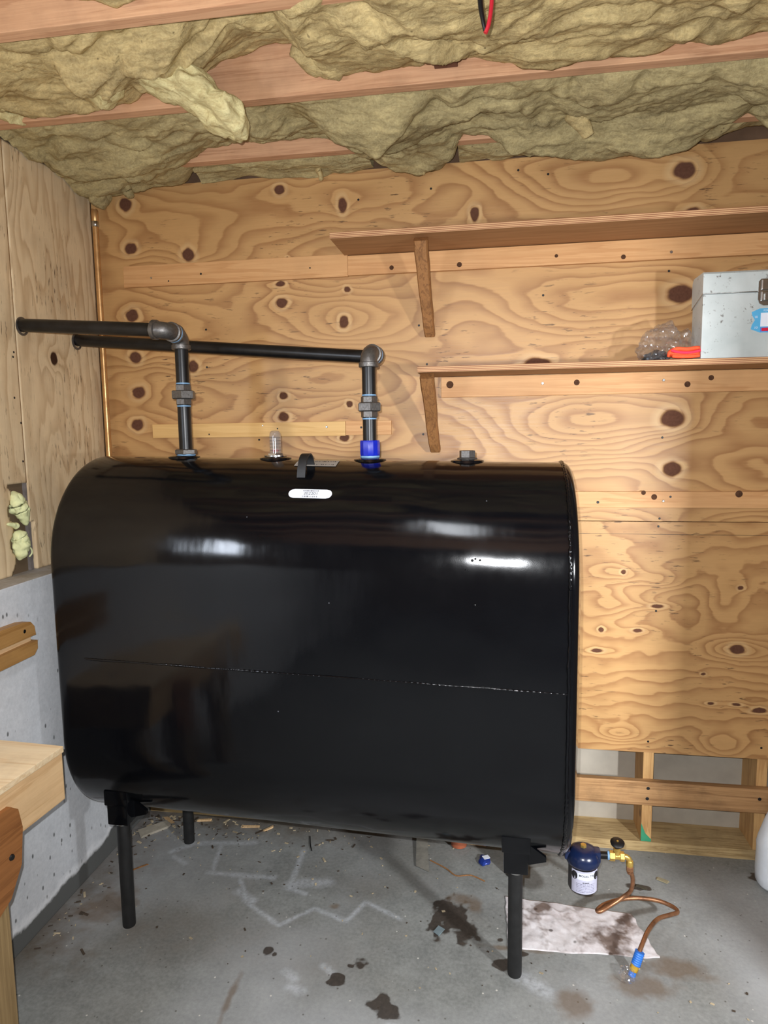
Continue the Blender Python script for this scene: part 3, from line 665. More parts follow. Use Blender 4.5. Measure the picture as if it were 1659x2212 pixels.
# ================================================================== OIL TANK
TX, TY, LZ, TILT, TW, TH, YAW, TL = .2209, -.6995, .3256, .0193, .6264, 1.1817, -.0224, 1.524
TR = TW/2
def T(x, y, z): return Vector((TX+x, TY+TR+YAW*x+y, LZ-TILT*x+z))     # x along, y from the centre line, z from the bottom
def obround(inset=0.0, n=36):
    r = TR-inset; out = []
    for i in range(n+1):
        a = PI*i/n; out.append((-r*math.cos(a), TH-TR+r*math.sin(a)))        # front over the top to the back
    zs = np.linspace(TH-TR, TR, 14)[1:-1]
    out += [(r, z) for z in zs]
    for i in range(n+1):
        a = PI*i/n; out.append((r*math.cos(a), TR-r*math.sin(a)))
    out += [(-r, z) for z in zs[::-1]]
    return out
tk = thing('oil_tank', (TX+TL/2, TY+TR, 0), 'large black steel heating oil tank on four pipe legs', 'oil tank')
def tank_shell():
    V, Fc = [], []
    RC = .022
    st = [(RC*(1-math.cos(a)), RC*(1-math.sin(a))) for a in np.linspace(0, PI/2, 6)]
    rows = [(x, i) for x, i in st]+[(x, 0) for x in np.linspace(RC, TL-RC, 70)[1:-1]]+[(TL-x, i) for x, i in st[::-1]]
    pr = None
    for x, ins in rows:
        o = obround(ins); n = len(o)
        for (y, z) in o:
            d = .0011*(mnoise.noise(Vector((x*2.2, y*3, z*2.6)))+.35*mnoise.noise(Vector((x*6, y*7, z*7+4))))
            nrm = Vector((0, y, max(0, z-(TH-TR))+min(0, z-TR))); nrm = nrm.normalized() if nrm.length > 1e-6 else nrm
            V.append(T(x, y+nrm.y*d, z+nrm.z*d))
    for j in range(len(rows)-1):
        for i in range(n):
            k = (i+1) % n; Fc.append((j*n+i, j*n+k, (j+1)*n+k, (j+1)*n+i))
    return V, Fc, n, len(rows)
V, Fc, n_, m_ = tank_shell()
part('shell', (V, Fc), M['black'], tk, smooth=60)
for side in (0, 1):                                   # slightly dished ends
    x0 = 0 if side == 0 else TL; o = obround(.022); HV = []; HF = []
    for k in range(6):
        s = 1-k/6
        HV += [T(x0+(-1 if side == 0 else 1)*.03*(1-s*s), y*s, TH/2+(z-TH/2)*s) for y, z in o]
    n = len(o)
    for j in range(5):
        for i in range(n): HF.append((j*n+i, j*n+(i+1) % n, (j+1)*n+(i+1) % n, (j+1)*n+i))
    HF.append(tuple(range(5*n, 6*n)))
    part('end_head', (HV, HF), M['black'], tk, smooth=60)
    if side == 0: continue
    xs = x0+(.024 if side == 0 else -.024)
    rng = random.Random(3)
    P = [T(xs+rng.uniform(-.0012, .0012), y*1.002, TH/2+(z-TH/2)*1.001) for y, z in obround(0.0, 60)]; P.append(P[0])
    part('weld_seam', tube(spline(P, 3), .003, 8, False, lambda t: .0034+.0020*abs(math.sin(t*900))), M['black'], tk, smooth=60)
P = [T(x, -TR-.0004, TH/2+.0015*nz((x*3, 0, 0), 3)) for x in np.linspace(.10, TL-.02, 260)]
part('weld_seam', tube(P, .0026, 8, True, lambda t: .0020+.0016*abs(math.sin(t*520))+.0008*math.sin(t*37)), M['black'], tk, smooth=60, label='thin raised horizontal weld line across the front')
# legs with their sockets
for i, (lx, ly, front) in enumerate(((.366, -.625, 1), (1.592, -.648, 1), (.360, -.172, 0), (1.600, -.200, 0))):
    x = lx-TX; zb = LZ-TILT*x
    yc = ly-(TY+TR+YAW*x)                      # relative to the centre line
    zs = zb+TR-math.sqrt(max(.001, TR*TR-min(abs(yc), TR*.93)**2))
    top = zs+.040; bot = zs-.070
    s = -1 if front else 1
    sk = merge(box(lx-.034, lx+.034, ly-.030, ly+.030, bot, zs+.035, .004), box(lx-.040, lx+.040, ly-.034 if front else ly-.01, ly+.01 if front else ly+.034, zs-.005, zs+.045, .004),
               prism([(lx+.02, zs+.02), (lx+.085, zs-.028), (lx+.085, zs-.040), (lx+.03, zs-.055)], lambda u, v, d: (u, d, v), ly-.006, ly+.006))
    part('leg_socket', sk, M['black'], tk, smooth=30)
    lg = part('leg', lathe([(.0195, 0), (.0205, .004), (.0205, bot+.004)], (lx, ly, 0), n=24), M['pipe_dull'], tk, smooth=40)
    part('thread', lathe([(.0185, bot-.010), (.0212, bot-.008), (.0212, bot+.001)], (lx, ly, 0), n=24), M['steel'], lg, smooth=40, label='bright bare metal thread at the top of the leg')
# bungs along the top
def topz(x): return LZ-TILT*(x-TX)+TH
def topy(x): return TY+TR+YAW*(x-TX)
for x in (.521, .835, 1.143, 1.444):
    part('bung', lathe([(.052, -.006), (.050, .0035), (.040, .0065), (.034, .0075)], (x, topy(x), topz(x)-.001), n=36), M['black'], tk, smooth=50)
# lifting lug: a bent strap
xl = .966
def lug():
    yc = topy(xl); z0 = topz(xl)
    P = [(-.165, -.048), (-.160, -.020), (-.150, .004), (-.132, .017), (-.112, .018), (-.098, .006), (-.092, -.014)]
    P = [Vector((0, a, b)) for a, b in P]; P = spline(P, 5); V, Fc = [], []
    for i, p in enumerate(P):
        t = (P[min(i+1, len(P)-1)]-P[max(i-1, 0)]).normalized(); nn = Vector((0, -t.z, t.y))
        sh = .010*(i/len(P))
        for sx, sn in ((-.0125, -.0025), (.0125, -.0025), (.0125, .0025), (-.0125, .0025)):
            V.append(Vector((xl+sx+sh, yc, z0))+p+nn*sn)
    for i in range(len(P)-1):
        for k in range(4): Fc.append((i*4+k, i*4+(k+1) % 4, i*4+4+(k+1) % 4, i*4+4+k))
    Fc += [(3, 2, 1, 0), tuple(range(len(V)-4, len(V)))]
    return V, Fc
part('lifting_lug', lug(), M['blackmatte'], tk, smooth=30)
# stickers, bent over the shell
def onshell(g, x0, a0, lift):
    """flat geometry (u right, v up) wrapped on the upper shell; a0 = angle from the top towards the front"""
    out = []
    for v in g[0]:
        a = a0-v.y/TR; out.append(T(x0-TX+v.x, -(TR+lift)*math.sin(a), TH-TR+(TR+lift)*math.cos(a)))
    return out, g[1]
def pill(w, h, n=10):
    r = h/2; P = [Vector((w/2-r+r*math.sin(a), -r*math.cos(a), 0)) for a in np.linspace(0, PI, n)]+[Vector((-w/2+r-r*math.sin(a), r*math.cos(a), 0)) for a in np.linspace(0, PI, n)]
    return P, [tuple(range(len(P)))]
A1 = math.radians(44.5)
def flatstrip(w, h, nu=1, nv=5):
    V = [Vector((-w/2+w*i/nu, -h/2+h*j/nv, 0)) for j in range(nv+1) for i in range(nu+1)]
    return V, [(j*(nu+1)+i, j*(nu+1)+i+1, (j+1)*(nu+1)+i+1, (j+1)*(nu+1)+i) for j in range(nv) for i in range(nu)]
def pillgrid(w, h, n=14):
    V, Fc = [], []
    for j in range(n+1):
        y = -h/2+h*j/n; hw = w/2-h/2+math.sqrt(max(0, (h/2)**2-y*y)); V += [Vector((-hw, y, 0)), Vector((hw, y, 0))]
    return V, [(2*j, 2*j+1, 2*j+3, 2*j+2) for j in range(n)]
sx = 1.008
stk = part('sticker', onshell(pillgrid(.128, .033), sx, A1, .0012), M['white'], tk, label='white pill-shaped serial number sticker below the lug')
part('print', onshell(text_geo('202201', .0145), sx+.002, A1-.0, .0016), M['ink'], stk)
rng = random.Random(5)
for dv, n in ((.0105, 26), (-.0105, 22)):
    g = bars_geo(.046, .0055, n, rng); part('print', ([v for v in onshell(([Vector((v.x, v.y+dv, 0)) for v in g[0]], g[1]), sx+.001, A1, .0016)[0]], g[1]), M['ink'], stk)
st2 = part('sticker', onshell(flatstrip(.130, .060, 1, 6), .992, math.radians(14), .0012), M['grey'], tk, label='grey bar code label on top of the tank')
g = bars_geo(.118, .040, 24, rng); part('print', onshell(g, .992, math.radians(14), .0016), M['ink'], st2)
for px, pz, r in ((1.47, 1.236, .004), (1.478, 1.240, .003), (1.49, 1.237, .0035), (1.478, 1.118, .0045), (1.452, 1.212, .002), (1.46, 1.210, .002)):
    part('paint_drip', lathe([(r, -.001), (r*.8, .0016), (r*.3, .0024)], T(px-TX, -math.sqrt(max(0, TR**2-max(0, pz-(LZ-TILT*(px-TX))-(TH-TR))**2)), pz-(LZ-TILT*(px-TX))), (0, -1, .2), 10), M['black'], tk, smooth=60)

# ================================================================== VENT AND FILL PIPES
RP = .0212
def elbow(c, d_in, d_out, r=.034):
    """90 degree fitting: c = where the two axes cross; d_in, d_out unit directions leaving the fitting"""
    c, a, b = Vector(c), Vector(d_in).normalized(), Vector(d_out).normalized()
    cc = c+(a+b)*r
    body = tube([c+a*(r+.004)]+arc(cc, -b, -a, r, 0, PI/2, 12)+[c+b*(r+.004)], .0262, 24)
    bands = merge(lathe([(.0262, 0), (.0305, .002), (.0305, .014), (.0285, .016), (.022, .016)], c+a*(r-.004), a, 28), lathe([(.0262, 0), (.0305, .002), (.0305, .014), (.0285, .016), (.022, .016)], c+b*(r-.004), b, 28))
    return merge(body, bands)
def ring(c, axis, r=.0225, h=.006):
    return lathe([(r*.9, -h/2), (r, -h/4), (r, h/4), (r*.9, h/2)], Vector(c), axis, 24)
def union(x, y, zc):
    return [hexnut((x, y, zc-.0325), (0, 0, 1), .0262, .020, .1, .5), hexnut((x, y, zc-.0135), (0, 0, 1), .0385, .027, .1, .26), hexnut((x, y, zc+.0125), (0, 0, 1), .0262, .020, .1, .5)]
def riser(t, x, y, z0, z1, zu, mat):
    part('nipple', lathe([(RP, 0), (RP, z1-zu-.030)], (x, y, zu+.030), n=28), mat, t, smooth=40)
    part('nipple', lathe([(RP, 0), (RP, zu-.030-z0)], (x, y, z0), n=28), mat, t, smooth=40)
    u = part('pipe_union', union(x, y, zu)[1], M['iron'], t)
    part('union_end', union(x, y, zu)[0], M['iron'], u); part('union_end', union(x, y, zu)[2], M['iron'], u)
    for z in (zu+.036, zu-.036, z1-.003): part('sealant_ring', ring((x, y, z), (0, 0, 1)), M['seal'], t, smooth=40)
# first pipe: out through the left wall, then back and down
x1, y1 = .528, topy(.521); zt = topz(.521)
p1 = thing('vent_pipe', (x1, y1, zt), 'nearer black steel pipe, with an iron elbow above the bare tank bushing', 'pipe')
e2 = Vector((x1, y1, 1.892)); e1 = Vector((x1, y1-.098, 1.894))
dirp = (Vector((.0, -.444, 1.937))-Vector((e1.x, e1.y, e1.z))); dirp.normalize()
part('elbow', elbow(e2, (0, 0, -1), (0, -1, 0)), M['iron'], p1, smooth=40)
part('elbow', elbow(e1, dirp, (0, 1, 0)), M['iron'], p1, smooth=40)
part('sealant_ring', ring(((e1+e2)/2), (0, 1, 0), .0300, .009), M['seal'], p1, smooth=40)
part('horizontal_pipe', tube([e1+dirp*.042, Vector((-.0145, -.444, 1.937))+dirp*.0], RP, 28), M['pipe'], p1, smooth=40)
part('sealant_ring', ring(e1+dirp*.048, dirp, .0232, .007), M['steel'], p1, smooth=40)
riser(p1, x1, y1, zt+.020, 1.854, 1.703, M['pipe'])
part('bushing', hexnut((x1, y1, zt+.009), (0, 0, 1), .036, .017, .15, .2), M['iron'], p1)
part('sealant_ring', ring((x1, y1, zt+.008), (0, 0, 1), .030, .008), M['seal'], p1, smooth=40)
# second pipe: comes from the back of the corner, elbow turned towards the viewer and down
x2, y2 = 1.143, topy(1.143); z2 = topz(1.143)
p2 = thing('fill_pipe', (x2, y2, z2), 'farther black steel pipe running along the plywood to the blue coupling', 'pipe')
f2 = Vector((x2, y2, 1.818)); f1 = Vector((x2+.014, y2+.098, 1.812))
dirq = (Vector((.0, -.146, 1.926))-f1).normalized()
part('elbow', elbow(f2, (0, 0, -1), (f1-f2).normalized()), M['iron'], p2, smooth=40)
part('elbow', elbow(f1, dirq, (f2-f1).normalized()), M['iron'], p2, smooth=40)
part('sealant_ring', ring((f1+f2)/2, f1-f2, .0300, .009), M['seal'], p2, smooth=40)
part('horizontal_pipe', tube([f1+dirq*.042, f1+dirq*((f1.x+.0145)/-dirq.x)], RP, 28), M['pipe'], p2, smooth=40)
riser(p2, x2, y2, z2+.050, 1.780, 1.652, M['pipe'])
part('coupling', lathe([(.026, 0), (.0300, .004), (.0312, .010), (.0312, .044), (.0300, .050), (.023, .050)], (x2, y2, z2+.010), n=12), M['bluepaint'], p2, smooth=20, label='royal blue painted coupling')
part('sealant_ring', ring((x2, y2, z2+.010), (0, 0, 1), .0302, .008), M['seal'], p2, smooth=40)
for c, lab in (((0, -.440, 1.933), 'dark metal collar where the nearer pipe enters the left wall'), ((0, -.146, 1.921), 'dark metal collar where the farther pipe enters the left wall')):
    part('pipe_collar', lathe([(.0235, .0006), (.030, .0006), (.030, .003), (.0245, .005), (.0235, .005)], c, (1, 0, 0), 28, caps=False), M['iron'], smooth=40, label=lab, cat='collar')
# level gauge and plug
xg = .835; yg = topy(xg); zg = topz(xg)
gg = thing('level_gauge', (xg, yg, zg), 'clear ribbed plastic tank gauge between the two risers', 'gauge')
part('vial', lathe([(.0185, 0), (.0180, .010), (.0180, .058), (.0165, .068), (.0120, .0735), (.0, .0745)], (xg, yg, zg+.014), n=28, caps=False), M['vial'], gg, smooth=60)
for k in range(5): part('scale_mark', lathe([(.0184, 0), (.0184, .0008)], (xg, yg, zg+.026+.010*k), n=28, caps=False), M['blackmatte'], gg)
part('indicator_rod', lathe([(.0022, 0), (.0022, .05)], (xg, yg, zg+.014), n=10), M['steel'], gg)
part('float_disc', lathe([(.010, 0), (.010, .006)], (xg, yg, zg+.022), n=16), M['red'], gg)
part('flange', merge(lathe([(.036, .007), (.036, .0105), (.030, .012)], (xg, yg, zg), n=32), hexnut((xg, yg, zg+.010), (0, 0, 1), .026, .007, .1, .3)), M['steel'], gg, smooth=30)
xp = 1.444; yp = topy(xp); zp = topz(xp)
pg = thing('tank_plug', (xp, yp, zp), 'grey hex-headed steel plug screwed into the tank top at the right', 'plug')
part('washer', lathe([(.030, .0066), (.031, .009), (.027, .011)], (xp, yp, zp), n=28), M['iron'], pg, smooth=40)
part('hex_head', hexnut((xp, yp, zp+.0105), (0, 0, 1), .0245, .022, .06, .3), M['iron'], pg)

# ================================================================== COPPER PIPE IN THE CORNER
cp = thing('copper_pipe', (.036, -.034, .3), 'upright copper pipe standing in the plywood corner', 'pipe')
part('tube_length', lathe([(.0105, .0), (.0105, 2.42)], (.036, -.034, .0005), n=20), M['copper'], cp, smooth=40)
part('soldered_joint', lathe([(.0108, 0), (.0128, .003), (.0128, .040), (.0108, .043)], (.036, -.034, 2.375), n=20), M['copper'], cp, smooth=40)
part('solder', lathe([(.0110, 0), (.0135, .004), (.0130, .018), (.0108, .022)], (.036, -.034, 2.356), n=20), M['steel'], cp, smooth=60)

# ================================================================== SHELVES AND BATTENS
def bracket(t, xc, ytop, ztop, ybot, zbot, w=.046):
    d = Vector((0, ybot-ytop, zbot-ztop)); L = d.length; d.normalize(); nn = Vector((0, d.z, -d.y)) if d.z < 0 else Vector((0, -d.z, d.y))
    if nn.y > 0: nn = -nn
    rng = random.Random(int(xc*100)); V, Fc = [], []
    for i in range(9):
        s = i/8; wd_ = w*(1-.22*s)
        e = .0015*rng.uniform(-1, 1)
        c = Vector((xc+.012*s, ytop, ztop))+d*L*s
        for a, b in ((-.5, 0), (-.5, .8), (-.4, 1), (.4, 1), (.5, .8), (.5, 0)):
            V.append(c+Vector((wd_*a+e, 0, 0))+nn*.034*b*(1 if s < .93 else .8))
    for i in range(8):
        for k in range(6): Fc.append((i*6+k, i*6+(k+1) % 6, i*6+6+(k+1) % 6, i*6+6+k))
    Fc += [(5, 4, 3, 2, 1, 0), tuple(range(48, 54))]
    # cut square to shelf and wall
    V = [Vector((v.x, min(v.y, -.001), min(v.z, ztop))) for v in V]
    b = part('bracket', (V, Fc), M['bracket'], t)
    part('screw', lathe([(.004, 0), (.004, .001)], Vector((xc+.012, ytop, ztop))+d*L*.95+nn*.0275, nn, 10), M['steel'], b)
us = thing('wall_shelf', (1.87, -.118, 2.206), 'upper plywood wall shelf, empty, with one sloping wooden bracket', 'shelf')
part('board', box(.988, 2.749, -.236, -.001, 2.2065, 2.2255, .001), M['shelf'], us)
bracket(us, 1.283, -.190, 2.206, -.006, 1.922)
ls = thing('wall_shelf', (2.0, -.11, 1.768), 'lower plywood wall shelf carrying the metal toolbox', 'shelf')
part('board', box(1.272, 2.749, -.222, -.001, 1.7685, 1.7875, .001), M['shelf'], ls)
bracket(ls, 1.300, -.178, 1.768, -.006, 1.514)
def batten(x0, x1, z0, z1, y0, mat, label, screws=()):
    b = part('batten', box(x0, x1, y0, -.0006, z0, z1, .0015), mat, label=label, cat='batten')
    for x, z, m, r in screws: part('knot' if r > .0055 else 'screw', lathe([(r, 0), (r*.8, .0004 if r > .0055 else .0009)], (x, y0, z), (0, -1, 0), 14), M['knot'] if r > .0055 else m, b)
    return b
S, K = M['steel'], M['blackmatte']
batten(.128, 1.0, 2.134, 2.212, -.016, M['batten'], 'left board of the batten line, ending under the upper shelf', [(.44, 2.17, K, .004), (.24, 2.165, S, .004), (.31, 2.15, K, .003), (.86, 2.17, K, .003)])
batten(1.001, 2.748, 2.136, 2.204, -.020, M['batten'], 'wooden batten nailed directly under the upper shelf', [(2.103, 2.158, S, .005), (1.16, 2.155, K, .008), (1.40, 2.153, K, .009), (1.73, 2.165, K, .006), (1.95, 2.15, K, .008)])
batten(1.335, 2.748, 1.695, 1.766, -.018, M['batten'], 'wooden batten nailed directly under the lower shelf', [(1.690, 1.737, S, .005), (2.093, 1.738, S, .005), (1.366, 1.74, K, .013), (1.806, 1.737, K, .010), (2.245, 1.742, K, .009), (2.17, 1.722, K, .010)])
batten(.213, .979, 1.563, 1.616, -.015, M['batten_pale'], 'long pale thin batten behind the risers', [(.908, 1.597, S, .0045), (.445, 1.575, K, .003), (.718, 1.593, K, .003), (.66, 1.605, S, .003)])
batten(.980, 1.151, 1.565, 1.617, -.014, M['batten'], 'short darker batten end beside the blue-coupled riser', [(1.039, 1.593, K, .004)])
b = batten(.10, 2.748, 1.299, 1.356, -.012, M['batten'], 'rough-edged batten across the wall at the height of the tank top', [(2.107, 1.323, S, .0045), (2.076, 1.337, K, .010), (1.887, 1.318, K, .005), (2.13, 1.338, K, .004), (2.352, 1.348, K, .012), (2.04, 1.352, K, .008)])

# ================================================================== THINGS ON THE LOWER SHELF
SH = 1.7877
tb = thing('toolbox', (2.40, -.155, SH), 'worn grey metal toolbox standing on the lower shelf', 'toolbox')
part('body', box(2.158, 2.66, -.203, -.09, SH, 1.983, .002), M['boxmetal'], tb)
bx2 = prism([(-.206, 1.985), (-.206, 2.043), (-.200, 2.049), (-.10, 2.049), (-.087, 2.035), (-.087, 1.960), (-.0885, 1.960), (-.2, 1.985)], lambda u, v, d: (d, u, v), 2.156, 2.662)
part('lid', bx2, M['boxmetal'], tb)
part('lid_edge', tube([(2.1555, -.088, 1.955), (2.1555, -.2065, 1.9845), (2.662, -.2065, 1.9845)], .0012, 8), M['steel'], tb)
lt = part('latch', prism([(-.024, -.022), (-.020, -.034), (-.008, -.041), (.008, -.041), (.020, -.034), (.024, -.022), (.024, .030), (.017, .038), (-.017, .038), (-.024, .030)], lambda u, v, d: (2.338+u, d, 1.983+v), -.2095, -.2058), M['steel'], tb)
for z0, z1 in ((1.955, 1.983), (1.988, 2.018)): part('latch_plate', box(2.322, 2.354, -.2145, -.2096, z0, z1, .002), M['steel'], lt)
part('latch_bail', tube([(2.330, -.217, 1.975), (2.330, -.218, 1.957), (2.346, -.218, 1.957), (2.346, -.217, 1.975)], .0018, 8), M['steel'], lt)
def onbox(poly, d=.0006): return prism(poly, lambda u, v, q: (u, q, v), -.2032-d, -.2032)
sk = part('sticker', onbox([(2.300, 1.924), (2.322, 1.934), (2.41, 1.934), (2.41, 1.862), (2.326, 1.862), (2.299, 1.873), (2.302, 1.886), (2.310, 1.900), (2.302, 1.914)]), M['skyblue'], tb, label='blue and white sticker with red lettering')
part('print', onbox([(2.326, 1.921), (2.408, 1.921), (2.408, 1.880), (2.326, 1.880)], .0010), M['white'], sk)
part('print', onbox([(2.326, 1.877), (2.408, 1.877), (2.408, 1.865), (2.326, 1.865)], .0010), M['lav'], sk)
part('print', onbox([(2.330, 1.876), (2.349, 1.876), (2.349, 1.866), (2.330, 1.866)], .0013), M['redink'], sk)
def boxtext(s, size, x, z, mat, shear=0.0, bold=0.0):
    g = text_geo(s, size, shear, bold); part('print', ([Vector((x+v.x, -.2046, z+v.y)) for v in g[0]], g[1]), mat, sk)
boxtext('FOR AR', .0075, 2.346, 1.9275, M['white']); boxtext('Ve', .030, 2.356, 1.899, M['redink'], .35, -.0004)
boxtext('10', .010, 2.313, 1.9085, M['white'], -.1); boxtext('10', .010, 2.313, 1.8765, M['white'], .1)

def bagfn(v):
    p = Vector((2.068+v.x*.076, -.115+v.y*.055, SH+.001+max(0, (v.z+.62))*.072))
    k = fb(p, 26, 3, 4)*.020+abs(nz(p, 55, 5))*.008
    q = p+v*k
    q.z = max(q.z+.010*nz(p, 40, 9)*(v.z > 0), SH+.0006); q.y = min(q.y, -.03); return q
part('plastic_bag', blob(bagfn, 5), M['film'], smooth=12, label='crumpled clear plastic bag on the lower shelf', cat='bag')
def dkfn(v):
    p = Vector((2.042+v.x*.042, -.125+v.y*.030, SH+.0012+max(0, v.z+.35)*.028)); q = p+v*(fb(p, 40, 7, 3)*.010); q.z = max(q.z, SH+.0008); return q
part('dark_packet', blob(dkfn, 4), plain('dark_grey_plastic', srgb(46, 50, 54), .3, 0, .4, 40, .3), smooth=20, label='dark grey packet inside the clear plastic bag', cat='packet')
hat = thing('knit_hat', (2.125, -.180, SH), 'bright orange folded knit hat lying in front of the toolbox', 'hat')
def hatfn(v):
    sag = .75+.25*abs(v.x)
    p = Vector((2.122+v.x*.054, -.176+v.y*.024, SH+.0185+v.z*.017*sag+.005*v.x*v.x))
    q = p+v*(fb(p, 45, 12, 3)*.004); q.z = max(q.z, SH+.0006); return q
part('crown', blob(hatfn, 4), M['orange'], hat, smooth=180)
part('fold', tube(spline([(2.072, -.196, SH+.030), (2.09, -.2005, SH+.024), (2.12, -.2025, SH+.021), (2.15, -.2005, SH+.025), (2.170, -.194, SH+.031)], 8), .0042, 10), M['pink'], hat, smooth=180)
part('fold', tube(spline([(2.076, -.195, SH+.012), (2.10, -.201, SH+.010), (2.13, -.202, SH+.0095), (2.155, -.198, SH+.011)], 8), .0055, 10), M['orange'], hat, smooth=180)
part('brim', tube(spline([(2.069, -.180, SH+.012), (2.071, -.186, SH+.026), (2.09, -.189, SH+.035), (2.12, -.190, SH+.033), (2.15, -.188, SH+.036), (2.173, -.184, SH+.032), (2.174, -.180, SH+.020)], 8), .0062, 10), M['orange'], hat, smooth=180)

# ================================================================== OIL FILTER, VALVE AND COPPER LINE
fx, fy = 1.808, -.425
ft = thing('oil_filter', (fx, fy, .133), 'navy oil filter canister with a printed white label under the tank end', 'filter')
part('canister', lathe([(.030, 0), (.041, .003), (.0445, .010), (.0445, .092), (.046, .094)], (fx, fy, .133), n=40), M['rubber'], ft, smooth=40)
part('cap', merge(lathe([(.0445, 0), (.050, .004), (.0515, .010), (.0515, .022), (.048, .034), (.040, .044), (.028, .050), (.014, .052)], (fx, fy, .221), n=40), box(fx-.058, fx-.030, fy-.016, fy+.016, .234, .262, .006), box(fx+.026, fx+.052, fy-.019, fy+.019, .230, .268, .007)), M['navy'], ft, smooth=40)
part('bleed_screw', hexnut((fx, fy, .272), (0, 0, 1), .010, .009), M['brass'], ft)
part('inlet_nipple', tube([(fx-.056, fy, .25), (fx-.10, fy, .26), (fx-.12, fy+.01, .285), (fx-.12, fy+.01, LZ+.002)], .013, 16), M['pipe'], ft, smooth=40)
def wrap(g, z0, r, a0):
    return [Vector((fx+r*math.sin(a0+v.x/r), fy-r*math.cos(a0+v.x/r), z0+v.y)) for v in g[0]], g[1]
AF = .1
lb = part('label', wrap(flatstrip(.094, .074, 16, 1), .180, .0449, AF), M['offwhite'], ft, label='white paper label wrapped round the canister')
part('print', wrap(flatstrip(.055, .022, 10, 1), .200, .0451, AF+.02), M['white'], lb)
part('print', wrap(text_geo('MODEL 77B', .0092, 0, .0001), .2025, .0454, AF+.05), M['ink'], lb)
for s in (-1, 1):
    g = ([Vector((s*.037+.0105*math.cos(a), .0135*math.sin(a), 0)) for a in np.linspace(0, 2*PI, 20)[:-1]], [tuple(range(19))]); part('print', wrap(g, .200, .0452, AF), M['ink'], lb)
rng = random.Random(11)
for k in range(7):
    g = bars_geo(.060 if k else .020, .0022 if k else .004, 26, rng, .8); part('print', wrap(g, .1805-.0052*k, .0452, AF), M['ink'] if k < 1 else plain('grey_ink', srgb(110, 108, 130), .6), lb)
vl = thing('shutoff_valve', (1.90, fy, .245), 'small brass shutoff valve with a black round knob', 'valve')
part('nipple', tube([(fx+.050, fy, .250), (1.888, fy, .251)], .0115, 16), M['pipe'], vl, smooth=40)
part('sealant_ring', ring((1.884, fy, .251), (1, 0, 0), .0135, .007), M['seal'], vl, smooth=40)
part('body', merge(hexnut((1.886, fy, .251), (1, 0, .0), .0155, .018, .1), lathe([(.0115, 0), (.0105, .008), (.0115, .016)], (1.903, fy, .251), (1, 0, 0), 16), hexnut((1.918, fy, .251), (1, 0, 0), .0150, .014, .1)), M['brass'], vl, smooth=25)
part('bonnet', merge(lathe([(.011, 0), (.010, .012), (.0085, .020)], (1.909, fy, .258), n=16), hexnut((1.909, fy, .268), (0, 0, 1), .0115, .009)), M['brass'], vl, smooth=25)
part('stem', lathe([(.0045, 0), (.0045, .030)], (1.909, fy, .276), n=12), M['brass'], vl)
part('knob', lathe([(.006, 0), (.0085, .006), (.010, .014), (.0205, .020), (.0215, .025), (.016, .0295), (.006, .030)], (1.909, fy, .276), (0, -.25, 1), 24), M['rubber'], vl, smooth=40)
part('knob_screw', lathe([(.0035, 0), (.003, .0018)], (1.909, fy-.0075, .3055), (0, -.25, 1), 10), M['brass'], vl)
part('outlet_elbow', merge(tube(arc((1.932, fy, .236), (0, 0, 1), (1, 0, 0), .016, 0, PI/2, 8), .0085, 14), lathe([(.009, 0), (.011, .004), (.011, .016), (.007, .024)], (1.9485, fy, .240), (0, .0, -1), 16)), M['brass'], vl, smooth=40)
ol = thing('copper_oil_line', (1.95, -.42, 0), 'looped brown copper oil line dropping from the valve to the floor', 'pipe')
path = [(1.949, -.425, .224), (1.953, -.424, .205), (1.962, -.412, .165), (1.960, -.395, .118), (1.938, -.388, .088), (1.900, -.405, .070), (1.864, -.428, .062), (1.856, -.418, .058), (1.885, -.385, .057), (1.940, -.352, .055), (2.000, -.336, .054), (2.060, -.340, .053), (2.098, -.368, .056), (2.102, -.398, .062), (2.075, -.424, .070), (2.030, -.455, .074), (1.990, -.512, .076), (1.962, -.565, .070), (1.946, -.592, .058)]
part('tube_length', tube(spline(path, 8), .0064, 14), M['copper2'], ol, smooth=60)
part('flare_nut', merge(hexnut((1.949, -.425, .205), (.02, 0, 1), .0115, .016), lathe([(.0075, 0), (.0105, .008)], (1.9495, -.4245, .196), (0, 0, 1), 14)), M['copper2'], ol, smooth=25)
axs = (Vector((1.946, -.592, .058))-Vector((1.925, -.607, .0))).normalized()
corr = [(.0128+.0009*(k % 2), .003*k) for k in range(14)]
part('conduit', lathe(corr, Vector((1.9385, -.5975, .029)), axs, 20), M['blueplastic'], ol, smooth=25, label='blue corrugated conduit sleeve')
part('tape_wrap', lathe([(.0118, 0), (.0125, .006), (.0115, .014), (.012, .022)], Vector((1.9315, -.6022, .0135)), axs, 16), M['tape'], ol, smooth=50)
part('conduit', lathe([(.0098, 0), (.0106, .003), (.0098, .006), (.0106, .009), (.0098, .0125), (.0104, .0155)], Vector((1.9265, -.6058, -.001)), axs, 16), M['blueplastic'], ol, smooth=25)
def wrapfn(v):
    p = Vector((1.912+v.x*.022, -.618+v.y*.026, .001+max(0, v.z+.55)*.019)); q = p+v*fb(p, 60, 21, 3)*.010; q.z = max(q.z, .0008); return q
part('plastic_wrap', blob(wrapfn, 4), M['film'], smooth=14, label='scrap of clear plastic where the oil line enters the floor', cat='plastic scrap')

